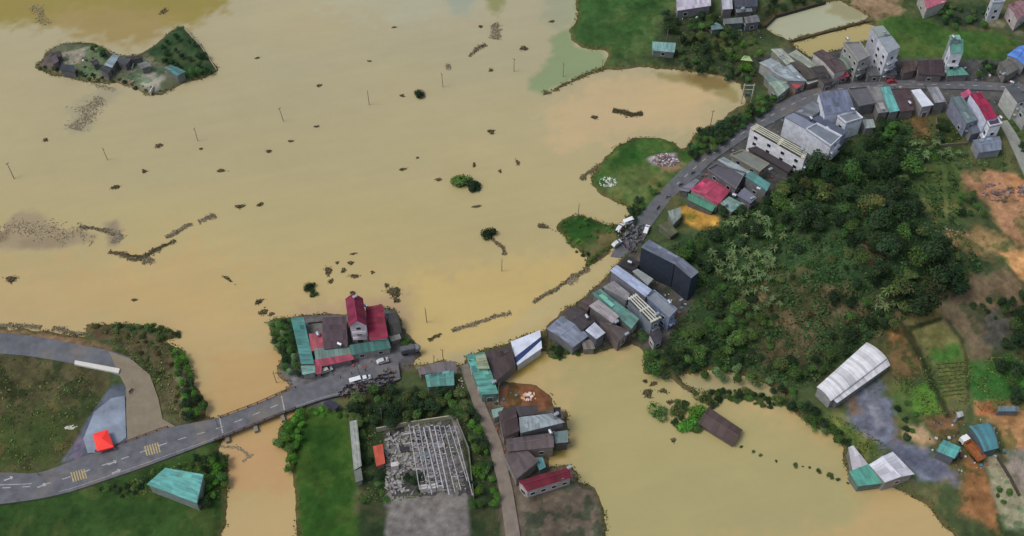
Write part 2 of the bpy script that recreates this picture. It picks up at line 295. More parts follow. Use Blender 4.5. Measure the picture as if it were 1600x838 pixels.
# ground colours: what grows or lies where (px outline, colour, softness in metres, warp)
BASE = (74, 86, 54)
REG = [
 ([(905,-60),(1060,-60),(1045,30),(1036,62),(1005,95),(945,109),(930,112),(952,88),(945,80),(905,72),(890,50)], (54,84,42), 3),
 ([(950,108),(968,86),(998,56),(1030,20),(1045,-20),(1062,-20),(1040,40),(1022,70),(1008,100),(1060,110),(1010,112)], (80,100,56), 3),
 ([(985,114),(950,112),(965,90),(1020,92),(1130,108),(1165,120),(1160,132),(1100,118)], (84,98,60), 2),
 ([(1040,20),(1200,20),(1190,70),(1205,120),(1170,150),(1130,118),(1050,108),(1020,85)], (55,66,46), 3),
 ([(1110,62),(1180,58),(1200,80),(1150,85),(1110,82)], (88,96,58), 3),
 ([(1325,-20),(1400,-20),(1410,25),(1370,32),(1330,20)], (140,118,92), 3),
 ([(1365,35),(1400,25),(1450,30),(1480,45),(1540,48),(1590,60),(1570,98),(1510,112),(1480,98),(1410,95)], (64,94,44), 2),
 ([(1455,10),(1540,5),(1560,30),(1530,45),(1470,38)], (48,64,48), 3),
 ([(1536,30),(1560,32),(1600,50),(1600,58),(1565,45),(1540,40)], (120,116,95), 1.5),
 ([(925,270),(960,228),(1030,212),(1068,236),(1100,230),(1085,260),(1040,295),(1000,335),(975,325),(940,306),(922,290)], (68,98,46), 1),
 ([(975,262),(1040,252),(1060,268),(1030,300),(1000,330),(975,318),(940,300),(960,275)], (92,106,60), 5),
 ([(970,232),(985,225),(1005,245),(985,262),(968,258)], (50,90,38), 4),
 ([(1012,248),(1030,243),(1053,240),(1056,250),(1040,258),(1018,260)], (145,134,138), 1),
 ([(1040,258),(1062,250),(1072,256),(1055,268),(1035,266)], (150,128,95), 1.5),
 ([(868,350),(890,336),(925,338),(972,352),(960,385),(920,418),(898,388),(872,364)], (44,80,34), 1),
 ([(925,372),(950,352),(970,358),(950,388),(922,412),(905,390)], (84,90,56), 3),
 # village ground
 ([(1180,95),(1215,80),(1300,76),(1400,90),(1620,95),(1640,180),(1480,172),(1400,180),(1345,205),(1300,245),(1260,255),(1200,310),(1160,335),(1120,338),(1065,318),(1075,270),(1150,205),(1240,150)], (84,84,82), 2),
 ([(1030,320),(1068,310),(1130,335),(1130,360),(1095,362),(1060,352),(1032,350)], (70,82,50), 2),
 ([(1060,322),(1085,318),(1124,340),(1122,354),(1096,360),(1070,346)], (176,136,66), 1),
 ([(1000,345),(1030,350),(1040,372),(1020,388),(995,385)], (72,84,54), 1),
 # hill
 ([(1060,370),(1120,360),(1200,310),(1270,255),(1350,205),(1400,180),(1480,230),(1510,300),(1500,360),(1560,400),(1540,450),(1450,490),(1400,500),(1330,560),(1260,600),(1180,590),(1090,570),(1020,560),(1040,520),(1080,480),(1060,430)], (50,70,42), 4),
 ([(1130,400),(1230,380),(1330,360),(1350,400),(1330,440),(1250,440),(1160,440)], (56,80,48), 5),
 ([(1180,440),(1260,430),(1310,460),(1300,510),(1270,560),(1200,570),(1170,520),(1150,470)], (96,84,60), 6),
 ([(1345,375),(1372,370),(1385,400),(1365,420),(1345,405)], (82,64,52), 3),
 ([(1240,560),(1300,570),(1340,590),(1300,610),(1250,590)], (60,64,42), 3),
 ([(1290,460),(1400,470),(1560,420),(1620,440),(1620,500),(1500,520),(1400,520),(1330,520)], (106,94,70), 5),
 ([(1440,260),(1505,255),(1520,300),(1500,345),(1460,350),(1440,310)], (88,106,58), 4),
 ([(1504,269),(1549,264),(1640,275),(1640,395),(1590,380),(1558,349),(1543,314),(1512,298)], (166,126,94), 2),
 ([(1575,275),(1640,280),(1640,312),(1585,310)], (188,136,92), 3),
 ([(1475,362),(1530,358),(1565,368),(1600,392),(1555,400),(1485,388)], (150,124,84), 4),
 ([(1562,394),(1640,390),(1640,450),(1604,444),(1581,421)], (206,156,104), 1),
 ([(1470,440),(1560,425),(1600,450),(1590,475),(1500,476)], (112,96,74), 4),
 # fields
 ([(1380,514),(1406,506),(1438,546),(1451,580),(1423,597),(1393,580)], (112,92,62), 2),
 ([(1385,510),(1405,504),(1420,520),(1400,535),(1385,525)], (148,106,70), 2),
 ([(1402,488),(1440,475),(1468,478),(1474,496),(1420,512)], (108,100,62), 1.5),
 ([(1425,514),(1472,503),(1500,529),(1509,563),(1453,552)], (114,112,68), 1.5),
 ([(1472,473),(1541,473),(1560,524),(1545,570),(1520,562),(1500,522),(1480,500)], (110,97,76), 3),
 ([(1539,480),(1569,486),(1585,516),(1562,550),(1535,535)], (84,84,76), 3),
 ([(1455,545),(1505,540),(1511,568),(1461,570)], (70,108,48), 2),
 ([(1461,567),(1509,567),(1513,623),(1481,623)], (100,104,62), 1.5),
 ([(1418,604),(1459,593),(1477,627),(1472,650),(1425,650)], (82,122,48), 2),
 ([(1509,565),(1573,563),(1620,570),(1620,620),(1515,628)], (54,100,46), 1.5),
 ([(1395,600),(1420,610),(1428,660),(1405,668),(1390,630)], (80,100,54), 2),
 ([(1270,650),(1330,640),(1400,700),(1345,720),(1325,700)], (88,106,54), 3),
 ([(1323,615),(1371,597),(1395,648),(1401,687),(1440,697),(1502,741),(1496,754),(1434,750),(1400,712),(1377,702),(1320,655)], (108,112,126), 2.5),
 ([(1348,622),(1360,616),(1372,640),(1385,665),(1372,668),(1358,645)], (138,140,150), 1.5),
 ([(1400,700),(1440,705),(1480,735),(1470,745),(1430,735)], (92,96,112), 2),
 ([(1318,630),(1335,620),(1345,640),(1332,650)], (128,108,92), 2),
 ([(1413,669),(1443,664),(1461,690),(1440,698),(1408,685)], (172,146,112), 1.5),
 ([(1444,652),(1487,643),(1500,687),(1467,690)], (112,86,60), 2),
 ([(1523,628),(1640,632),(1640,720),(1600,740),(1568,711),(1556,663),(1526,657)], (166,126,86), 2),
 ([(1523,630),(1552,632),(1560,648),(1530,652)], (150,90,60), 1.5),
 ([(1499,705),(1526,712),(1555,770),(1560,830),(1500,800),(1505,752)], (142,102,66), 2),
 ([(1534,712),(1558,709),(1596,764),(1620,830),(1570,830),(1545,745)], (150,146,118), 1),
 ([(1565,700),(1640,700),(1640,830),(1620,800),(1585,745)], (146,134,124), 1.5),
 ([(1420,183),(1446,180),(1456,228),(1434,228)], (112,88,58), 1.5),
 ([(1400,215),(1436,225),(1460,232),(1450,248),(1405,240)], (54,84,42), 3),
 ([(1462,183),(1502,182),(1515,222),(1470,226)], (74,78,48), 1),
 ([(1510,200),(1560,240),(1600,262),(1640,290),(1560,262),(1500,250)], (72,86,52), 3),
 # middle clusters
 ([(935,400),(1000,390),(1080,470),(1060,500),(1040,545),(960,548),(880,545),(850,530),(860,505),(920,460)], (84,80,74), 1.5),
 ([(440,495),(620,480),(655,545),(655,570),(560,612),(480,640),(440,612),(480,600)], (98,96,94), 1.5),
 ([(415,500),(458,494),(490,585),(478,602),(448,572),(425,530)], (52,78,40), 1.5),
 ([(430,572),(450,575),(482,603),(470,625),(445,610)], (128,116,104), 1),
 ([(722,565),(760,560),(800,600),(900,640),(960,900),(770,900),(768,700),(740,620)], (100,90,78), 1.5),
 ([(780,612),(800,598),(832,600),(862,620),(866,640),(790,640)], (128,86,60), 1),
 ([(650,572),(715,562),(722,580),(660,590)], (150,142,110), 1.5),
 # bottom centre
 ([(548,640),(600,610),(700,600),(740,650),(775,740),(800,900),(560,900),(560,720)], (50,64,40), 2),
 ([(430,690),(436,665),(470,640),(532,634),(546,660),(552,735),(560,900),(465,900),(452,730)], (50,84,32), 1.5),
 ([(600,666),(705,650),(722,668),(732,800),(745,900),(600,900),(605,740)], (120,116,112), 1),
 # left
 ([(-400,510),(0,513),(136,530),(215,560),(160,560),(110,538),(-400,522)], (128,104,78), 1.5),
 ([(136,505),(170,508),(180,530),(150,532)], (105,84,64), 1.5),
 ([(150,515),(250,520),(290,560),(310,600),(315,655),(276,668),(256,640),(240,590),(200,552)], (94,86,62), 2),
 ([(278,572),(292,575),(290,610),(305,640),(285,640)], (128,128,96), 1.5),
 ([(-400,553),(0,553),(120,568),(172,580),(172,600),(145,645),(120,690),(95,722),(60,741),(-400,741)], (78,74,50), 1.2),
 ([(-400,650),(0,660),(60,640),(130,650),(110,700),(60,738),(-400,740)], (66,78,42), 8),
 ([(98,722),(138,655),(176,600),(200,600),(204,690),(150,712)], (92,98,110), .8),
 ([(140,760),(240,730),(290,706),(345,690),(358,740),(352,1000),(-400,1000),(-400,790)], (52,78,36), 1.5),
 ([(340,655),(400,640),(400,660),(345,680)], (120,104,78), 1),
 # dark field paths and rows
 ([(1400,500),(1408,498),(1440,545),(1460,590),(1486,650),(1478,652),(1450,600),(1432,552)], (44,54,32), .8),
 ([(1420,511),(1474,495),(1474,500),(1424,516)], (50,56,34), .6),
 ([(1474,496),(1480,496),(1506,530),(1514,565),(1516,628),(1510,628),(1508,565),(1500,532)], (52,58,36), .8),
 ([(440,560),(520,548),(655,540),(657,560),(640,578),(560,600),(500,615),(460,625)], (104,103,106), 1.2),
 # island
 ([(55,104),(74,80),(98,68),(172,82),(246,69),(259,57),(279,42),(288,42),(314,71),(341,111),(257,147),(215,141),(81,117)], (100,106,82), 1),
 ([(216,86),(259,57),(283,42),(314,71),(341,111),(300,128),(282,116),(262,100),(235,98)], (54,78,48), 1),
 ([(88,84),(140,72),(138,86),(112,102),(92,102),(94,92)], (158,152,134), 1),
 ([(56,104),(76,78),(92,86),(92,104),(70,112)], (92,84,78), 1.5),
 ([(124,100),(150,70),(172,84),(160,108),(150,124),(124,122)], (112,128,92), 2),
 ([(205,88),(232,90),(246,120),(210,124),(195,110)], (126,128,106), 2),
 ([(226,112),(250,108),(256,124),(250,145),(234,148),(222,130)], (150,146,132), 2),
]
def paint(col, X, Y, regs, base):
    for reg in regs:
        px, rgb, soft = reg
        if base != 'water': soft *= 1.25
        zg = 0.0 if base == 'water' else 1.4
        P = wpoly(px, zg)
        if base != 'water':
            P = [at(a, b)[:2] for a, b in px]
        Pa = np.array(P); x0, y0 = Pa.min(0)-soft-2; x1, y1 = Pa.max(0)+soft+2
        i0 = max(np.searchsorted(X[0], x0), 0); i1 = min(np.searchsorted(X[0], x1), X.shape[1])
        j0 = max(np.searchsorted(Y[:, 0], y0), 0); j1 = min(np.searchsorted(Y[:, 0], y1), X.shape[0])
        if i1 <= i0 or j1 <= j0: continue
        sl_ = (slice(j0, j1), slice(i0, i1))
        wn2 = soft*.9*fbm(X[sl_]*.35, Y[sl_]*.35, 3)
        d = sdf(P, X[sl_], Y[sl_])+wn2
        a = np.clip(d/max(soft, .3)+.5, 0, 1)[..., None]
        col[sl_] = col[sl_]*(1-a)+np.array(lin(rgb))*a
    return col
col = np.ones(GX.shape+(3,))*np.array(lin(BASE))
col = paint(col, GX, GY, REG, 'land')
# natural patchiness of growth and soil
n1 = fbm(GX*.07, GY*.07, 4)[..., None]; n2 = fbm(GX*.45+30, GY*.45, 4)[..., None]; n3 = fbm(GX*.16+5, GY*.16+40, 3)[..., None]
col = col*(1+.28*n1+.38*n2)
grn = (col[..., 1:2] > col[..., 0:1]*1.12)
col = np.where(grn & (n3 > .25), col*np.array([1.55, 1.15, 1.25]), col)
col = np.where(grn & (n3 < -.3), col*np.array([.75, .82, .8]), col)
soil = ~grn; n5 = (fbm(GX*.3+70, GY*.3+11, 5)+.6*fbm(GX*1.1, GY*1.1+5, 3))[..., None]
col = np.where(soil, col*(1+.42*n5), col)
veg = soil & (fbm(GX*.18+90, GY*.18+33, 4)[..., None] > .22) & (col[..., 0:1] > col[..., 2:3]*1.25)      # weeds creeping over bare soil
col = np.where(veg, col*np.array([.52, .72, .6]), col)
# wet mud rim at the waterline
rim = np.clip(1-np.abs(SD-.3)/1.3, 0, 1)[..., None]
col = col*(1-rim*.6)+np.array(lin((112, 90, 62)))*rim*.6
col = np.clip(col, .004, 1)
g_mat = attr_mat('ground_soil_and_grass', .95, .15, .5)
ground = grid_mesh('ground', GX, GY, HG, col, g_mat); tag(ground, kind='structure')
# the country beyond the modelled part: one wide sheet with a hole cut for the detailed one
far = MB(); B = 6000
xt = gp(897, 0)[0]
for (a, b, c, d, z) in ((-B, B, -B, Y0, 1.2), (xt, B, Y1, B, 1.2), (X1, B, Y0, Y1, 1.2), (-B, xt, Y1, B, -2.2), (-B, X0, Y0, Y1, -2.2)):
    far.face([(a, c, z), (b, c, z), (b, d, z), (a, d, z)])
tag(far.build('far_ground', mat((70, 80, 52), .95)), kind='structure')
# ---------------------------------------------------------------- flood water
WS = 1.2
wxs = np.arange(X0, X1+.1, WS); wys = np.arange(Y0, Y1+.1, WS); WX, WY = np.meshgrid(wxs, wys)
y_top, y_bot = gp(800, 0)[1], gp(800, 762)[1]
tt = np.clip((WY-y_bot)/(y_top-y_bot), 0, 1)[..., None]
bot, mid, top = [np.array(lin(c)) for c in ((182,158,110), (176,163,118), (172,163,132))]
wc = np.where(tt < .5, bot*(1-tt*2)+mid*tt*2, mid*(2-tt*2)+top*(tt*2-1))
WREG = [
 ([(-200,430),(300,400),(420,480),(440,620),(340,660),(200,520),(-200,520)], (184,160,112), 22),
 ([(330,560),(440,540),(470,640),(460,770),(340,770)], (184,154,104), 6),
 ([(640,430),(900,400),(960,400),(760,560),(640,560)], (190,168,112), 10),
 ([(930,120),(1130,125),(1100,200),(960,215),(860,240),(860,170)], (190,168,126), 8),
 ([(870,560),(1000,555),(1060,600),(1330,700),(1340,820),(900,900)], (166,156,110), 10),
 ([(1060,586),(1140,583),(1230,615),(1240,640),(1190,628),(1130,612),(1080,610)], (158,150,112), 4),
 ([(-200,-80),(370,-80),(350,15),(300,38),(215,50),(120,40),(60,38),(-200,48)], (148,134,70), 7),
 ([(60,20),(200,10),(260,30),(240,70),(120,60)], (156,138,86), 8),
 ([(500,-60),(760,-60),(740,20),(640,35),(520,10)], (172,168,140), 14),
 ([(755,-60),(800,-60),(786,12),(778,28),(762,12)], (140,140,92), 2.5),
 ([(690,-20),(745,-20),(735,22),(715,26),(695,10)], (156,160,138), 4),
 ([(840,-60),(905,-60),(905,40),(870,60),(850,20)], (158,158,126), 6),
 ([(905,-60),(897,-40),(898,12),(905,34),(893,50),(900,72),(945,82),(950,104),(905,120),(856,144),(838,146),(826,142),(828,124),(848,104),(862,88),(860,56),(888,45),(902,25)], (138,150,108), 2),
 ([(1020,112),(1128,122),(1158,150),(1150,162),(1118,146),(1075,132),(1030,122)], (150,138,92), 1.5),
 ([(1060,112),(1130,118),(1140,140),(1115,142),(1070,124)], (128,112,70), 2.5),
 ([(0,372),(10,345),(35,328),(60,334),(85,350),(110,360),(150,364),(152,374),(118,384),(60,391),(-60,390),(-60,370)], (158,142,112), 2),
 ([(0,362),(14,362),(12,376),(-10,378)], (134,118,92), 1.5),
 ([(32,376),(90,368),(112,376),(80,390),(35,388)], (148,133,104), 2),
 ([(104,196),(112,172),(140,150),(170,134),(186,146),(160,166),(150,190),(132,208),(112,204)], (160,152,122), 4),
 ([(165,350),(180,345),(192,360),(184,384),(170,384)], (146,130,108), 1.5),
 ([(470,480),(560,470),(640,455),(640,500),(560,500),(460,505)], (172,150,116), 6),
 ([(640,560),(730,560),(960,388),(1000,385),(985,402),(930,440),(850,512),(725,556),(650,572)], (182,166,120), 3),
 ([(700,555),(740,545),(752,600),(740,625),(715,570)], (172,160,124), 2),
 ([(352,700),(440,690),(445,760),(360,760)], (186,150,104), 4),
 ([(1194,42),(1210,25),(1290,3),(1312,2),(1356,26),(1350,31),(1229,63)], (168,170,142), 1),
 ([(1300,-5),(1360,20),(1330,34),(1290,20)], (150,146,112), 3),
 ([(1236,67),(1350,38),(1366,40),(1362,60),(1300,80),(1264,90)], (170,156,106), 1),
 ([(806,566),(848,545),(856,562),(830,580),(800,592)], (160,140,76), 2),
 ([(850,700),(888,696),(892,712),(862,722),(850,716)], (140,126,72), 1.5),
]
wc = paint(wc*np.ones(WX.shape+(1,)), WX, WY, WREG, 'water')
f1 = fbm(WX*.012, WY*.02, 3)[..., None]; f2 = fbm(WX*.06+9, WY*.1, 4)[..., None]; f3 = fbm(WX*.05+WY*.02+3*fbm(WX*.02, WY*.02, 2), WY*.45-WX*.12, 4)[..., None]
wc = wc*(1+.05*f1+.035*f2+.03*np.clip(f3, -.4, .6))*(1+f1*np.array([.03, 0, -.08]))
w_mat = attr_mat('muddy_flood_water', .18, .25, .015, var=.015, scales=(.08, .5))
water = grid_mesh('flood_water', WX, WY, np.zeros(WX.shape), wc, w_mat); tag(water, kind='structure')
fw = MB()
for (a, b, c, d) in ((-B, xt, Y1, B), (-B, X0, Y0, Y1)):
    fw.face([(a, c, 0), (b, c, 0), (b, d, 0), (a, d, 0)])
tag(fw.build('far_water', mat((184, 165, 120), .18, spec=.25, var=.06, scale=.02)), kind='structure')
# ---------------------------------------------------------------- roads
RZ = 1.95
def resample(pl, n):
    P = np.array(pl, float); d = np.r_[0, np.cumsum(np.linalg.norm(np.diff(P, axis=0), axis=1))]
    # smooth (Catmull-Rom like) by cubic interpolation of a dense polyline
    t = np.linspace(0, d[-1], n); q = np.stack([np.interp(t, d, P[:, k]) for k in (0, 1)], 1)
    for _ in range(6): q[1:-1] = (q[:-2]+2*q[1:-1]+q[2:])/4
    return q
def ribbon(name, up_px, lo_px, z, m, thick=.6, n=90, z_end=None, kerb=None):
    A = resample([gp(a, b, z) for a, b in up_px], n); Bq = resample([gp(a, b, z) for a, b in lo_px], n)
    mb = MB(); L = 0
    for i in range(n-1):
        za = z if z_end is None else z+(z_end-z)*max(0, (i/(n-1)-.965)/.035); zb = z if z_end is None else z+(z_end-z)*max(0, ((i+1)/(n-1)-.965)/.035)
        a0, a1, b0, b1 = A[i], A[i+1], Bq[i], Bq[i+1]; l = np.linalg.norm(a1-a0); w = np.linalg.norm(a0-b0)
        mb.face([(*b0, za), (*b1, zb), (*a1, zb), (*a0, za)], 0, [(L, 0), (L+l, 0), (L+l, w), (L, w)])
        mb.face([(*a0, za), (*a1, zb), (*a1, zb-thick), (*a0, za-thick)], 0)
        mb.face([(*b1, zb), (*b0, za), (*b0, za-thick), (*b1, zb-thick)], 0)
        L += l
    o = mb.build(name, m); tag(o, kind='structure')
    return A, Bq
asph = mat((98, 100, 105), .85, 'road', var=.3, scale=.5)
asph2 = mat((102, 103, 108), .85, 'road', var=.3, scale=.4)
conc = mat((132, 122, 104), .9, var=.18, scale=.3)
UP1 = [(-260,742),(-60,740),(0,738),(60,741),(90,729),(145,708),(200,690),(254,670),(300,661),(344,653),(400,632),(440,614),(470,604),(500,592),(545,581),(590,571),(622,566)]
LO1 = [(-260,800),(-60,792),(0,788),(60,780),(110,769),(160,752),(225,730),(284,708),(334,689),(368,675),(400,662),(440,646),(480,632),(510,622),(545,615),(590,605),(626,592)]
A1, B1_ = ribbon('main_road', UP1, LO1, RZ, asph2, n=120)
UP2 = [(952,400),(962,382),(980,358),(1000,336),(1020,312),(1040,290),(1058,272),(1078,252),(1110,233),(1160,196),(1200,170),(1250,144),(1300,133),(1400,125),(1500,126),(1605,132),(1900,150)]
LO2 = [(985,404),(1000,386),(1015,358),(1035,328),(1055,304),(1078,284),(1098,268),(1112,252),(1145,230),(1180,206),(1228,181),(1272,158),(1325,143),(1410,138),(1490,139),(1605,143),(1900,162)]
A2, B2_ = ribbon('village_road', UP2[::-1], LO2[::-1], RZ-.1, asph, n=140, z_end=-.25)
ribbon('lane', [(718,572),(741,636),(762,690),(780,764),(792,850)], [(737,566),(758,632),(783,690),(801,764),(815,850)], 1.75, mat((128,118,108), .9), n=60)
ribbon('path', [(1560,190),(1574,215),(1590,250),(1612,300)], [(1574,188),(1592,215),(1608,250),(1632,300)], 1.75, mat((140,142,135), .9), n=30)
ribbon('riverside_road', [(-400,505),(0,520),(60,526),(134,541),(176,548),(205,560)], [(-400,548),(0,552),(60,558),(117,569),(160,577),(192,590)], 1.7, mat((100, 103, 109), .85, 'road', var=.3, scale=.25), n=60)
# concrete yards: flat sheets with a real edge, cut to their outline
def yard(name, px, z, m, thick=.4):
    P = [gp(a, b, z) for a, b in px]; mb = MB(); mb.prism(P, z-thick, z, 0)
    return tag(mb.build(name, m), kind='structure')
yard('concrete_road', [(170,549),(207,563),(234,586),(247,622),(254,655),(275,667),(240,683),(200,697),(199,684),(197,646),(197,606),(186,585)], 1.76, conc)
yard('concrete_pavement', [(174,622),(195,619),(197,684),(168,706),(137,708),(130,686),(147,644)], 1.72, mat((130, 142, 158), .6, var=.4, scale=.15, spec=.5))
# painted markings
paintm = mat((168, 168, 168), .8, var=.45, scale=1.6); yel = mat((176, 160, 112), .8, var=.4, scale=1.6)
cen1 = (A1+B1_)/2
def dashes(name, cen, i0, i1, z, w=.16, ln=2.4, gap=3.4, off=0.0, m=paintm, solid=False):
    mb = MB(); d = np.r_[0, np.cumsum(np.linalg.norm(np.diff(cen, axis=0), axis=1))]
    s = d[i0]
    while s < d[i1]:
        e = min(s+ln, d[i1]); pts = []
        for q in (s, e):
            p = np.array([np.interp(q, d, cen[:, 0]), np.interp(q, d, cen[:, 1])]); p2 = np.array([np.interp(q+.1, d, cen[:, 0]), np.interp(q+.1, d, cen[:, 1])])
            t = (p2-p)/np.linalg.norm(p2-p+1e-9); nrm = np.array([-t[1], t[0]]); pts.append((p+nrm*(off+w), p+nrm*(off-w)))
        (a, b), (c, d2) = pts
        mb.face([(*b, z), (*d2, z), (*c, z), (*a, z)]); s = e if solid else e+gap
    return tag(mb.build(name, m), kind='structure')
dashes('road_markings', cen1, 2, 92, RZ+.006, w=.15)
dashes('edge_markings', B1_+(A1-B1_)*.1, 45, 110, RZ+.006, w=.06, ln=3, gap=0, solid=True)
dashes('lane_markings', B1_+(A1-B1_)*.60, 22, 40, RZ+.006, w=.12, ln=3, gap=0, solid=True)
cen2 = (A2+B2_)/2
dashes('road_markings', cen2, 30, 118, RZ-.1+.006, w=.13, ln=2.0, gap=3.2)
def hatch(cx, cy, n=6, sp=6.0, h=22, lean=5, m=yel):
    mb = MB()
    for k in range(n):
        x = cx+(k-(n-1)/2)*sp; y = cy-(k-(n-1)/2)*sp*.28
        P = [gp(a, b, RZ+.01) for a, b in ((x-1.1-lean/2, y-h/2), (x+1.1-lean/2, y-h/2), (x+1.1+lean/2, y+h/2), (x-1.1+lean/2, y+h/2))]
        mb.face([(*p, RZ+.01) for p in P[::-1]])
    tag(mb.build('crossing_markings', m), kind='structure')
hatch(123, 743, 6, 4.0, 15, 4); hatch(238, 702, 6, 4.0, 15, 4)
def mark(pts, m=paintm, z=RZ+.012):
    mb = MB(); mb.face([(*gp(a, b, z), z) for a, b in pts][::-1]); tag(mb.build('arrow_marking', m), kind='structure')
for (x, y) in ((176, 722), (182, 736), (14, 747), (66, 758)):
    mark([(x-8, y+3), (x+2, y-.5), (x+1, y-3), (x+7, y-2), (x+4, y+3), (x+3, y+1), (x-7, y+5)])
for (x, y) in ((345, 665), (442, 632)):
    mark([(x-3, y-13), (x-1.5, y-13), (x+4, y+12), (x+2, y+12)], z=RZ+.008)
# ---------------------------------------------------------------- bridge
brown = mat((112, 80, 72), .7); concg = mat((130, 126, 118), .9)
def wseg(a, b, z): return np.array(gp(*a, z)), np.array(gp(*b, z))
def railing(px, z, label, h=.9):
    P = resample([gp(a, b, z) for a, b in px], 40)
    t = root('bridge_railing', P[0][0], P[0][1], z, label, 'railing')
    mb = MB()
    for i in range(len(P)-1):
        for hh, r in ((h, .12), (h*.5, .07)): mb.tube((*P[i], z+hh), (*P[i+1], z+hh), r, n=4)
    mb.build('rail', brown, t)
    n = int(np.sum(np.linalg.norm(np.diff(P, axis=0), axis=1))/3)
    first = None
    for k in range(n+1):
        q = P[min(int(k/n*39), 39)]
        if first is None:
            mp = MB(); mp.box((q[0], q[1], z+h/2), (.28, .28, h)); first = mp.build('post', brown, t); f0 = q
        else:
            c = first.copy(); C.objects.link(c); c.parent = t; c.location = (q[0]-f0[0], q[1]-f0[1], 0)
railing([(344,653),(370,643),(400,632),(440,614),(462,606)], RZ, 'rusty brown railing along the far side of the road bridge')
railing([(336,688),(368,675),(400,662),(440,646),(462,638)], RZ, 'rusty brown railing along the near side of the road bridge')
railing([(150,706),(200,690),(254,670),(262,668)], RZ, 'dark railing between the road and the pavement of the red tent', .8)
br = MB()
for k, px in enumerate(((352,672),(396,656),(438,640))):
    x, y = gp(px[0], px[1], 0); br.box((x, y, -.6), (1.2, 10, 3.6), R(20))
tag(br.build('bridge_piers', concg), 'grey concrete piers under the road bridge', 'bridge piers')
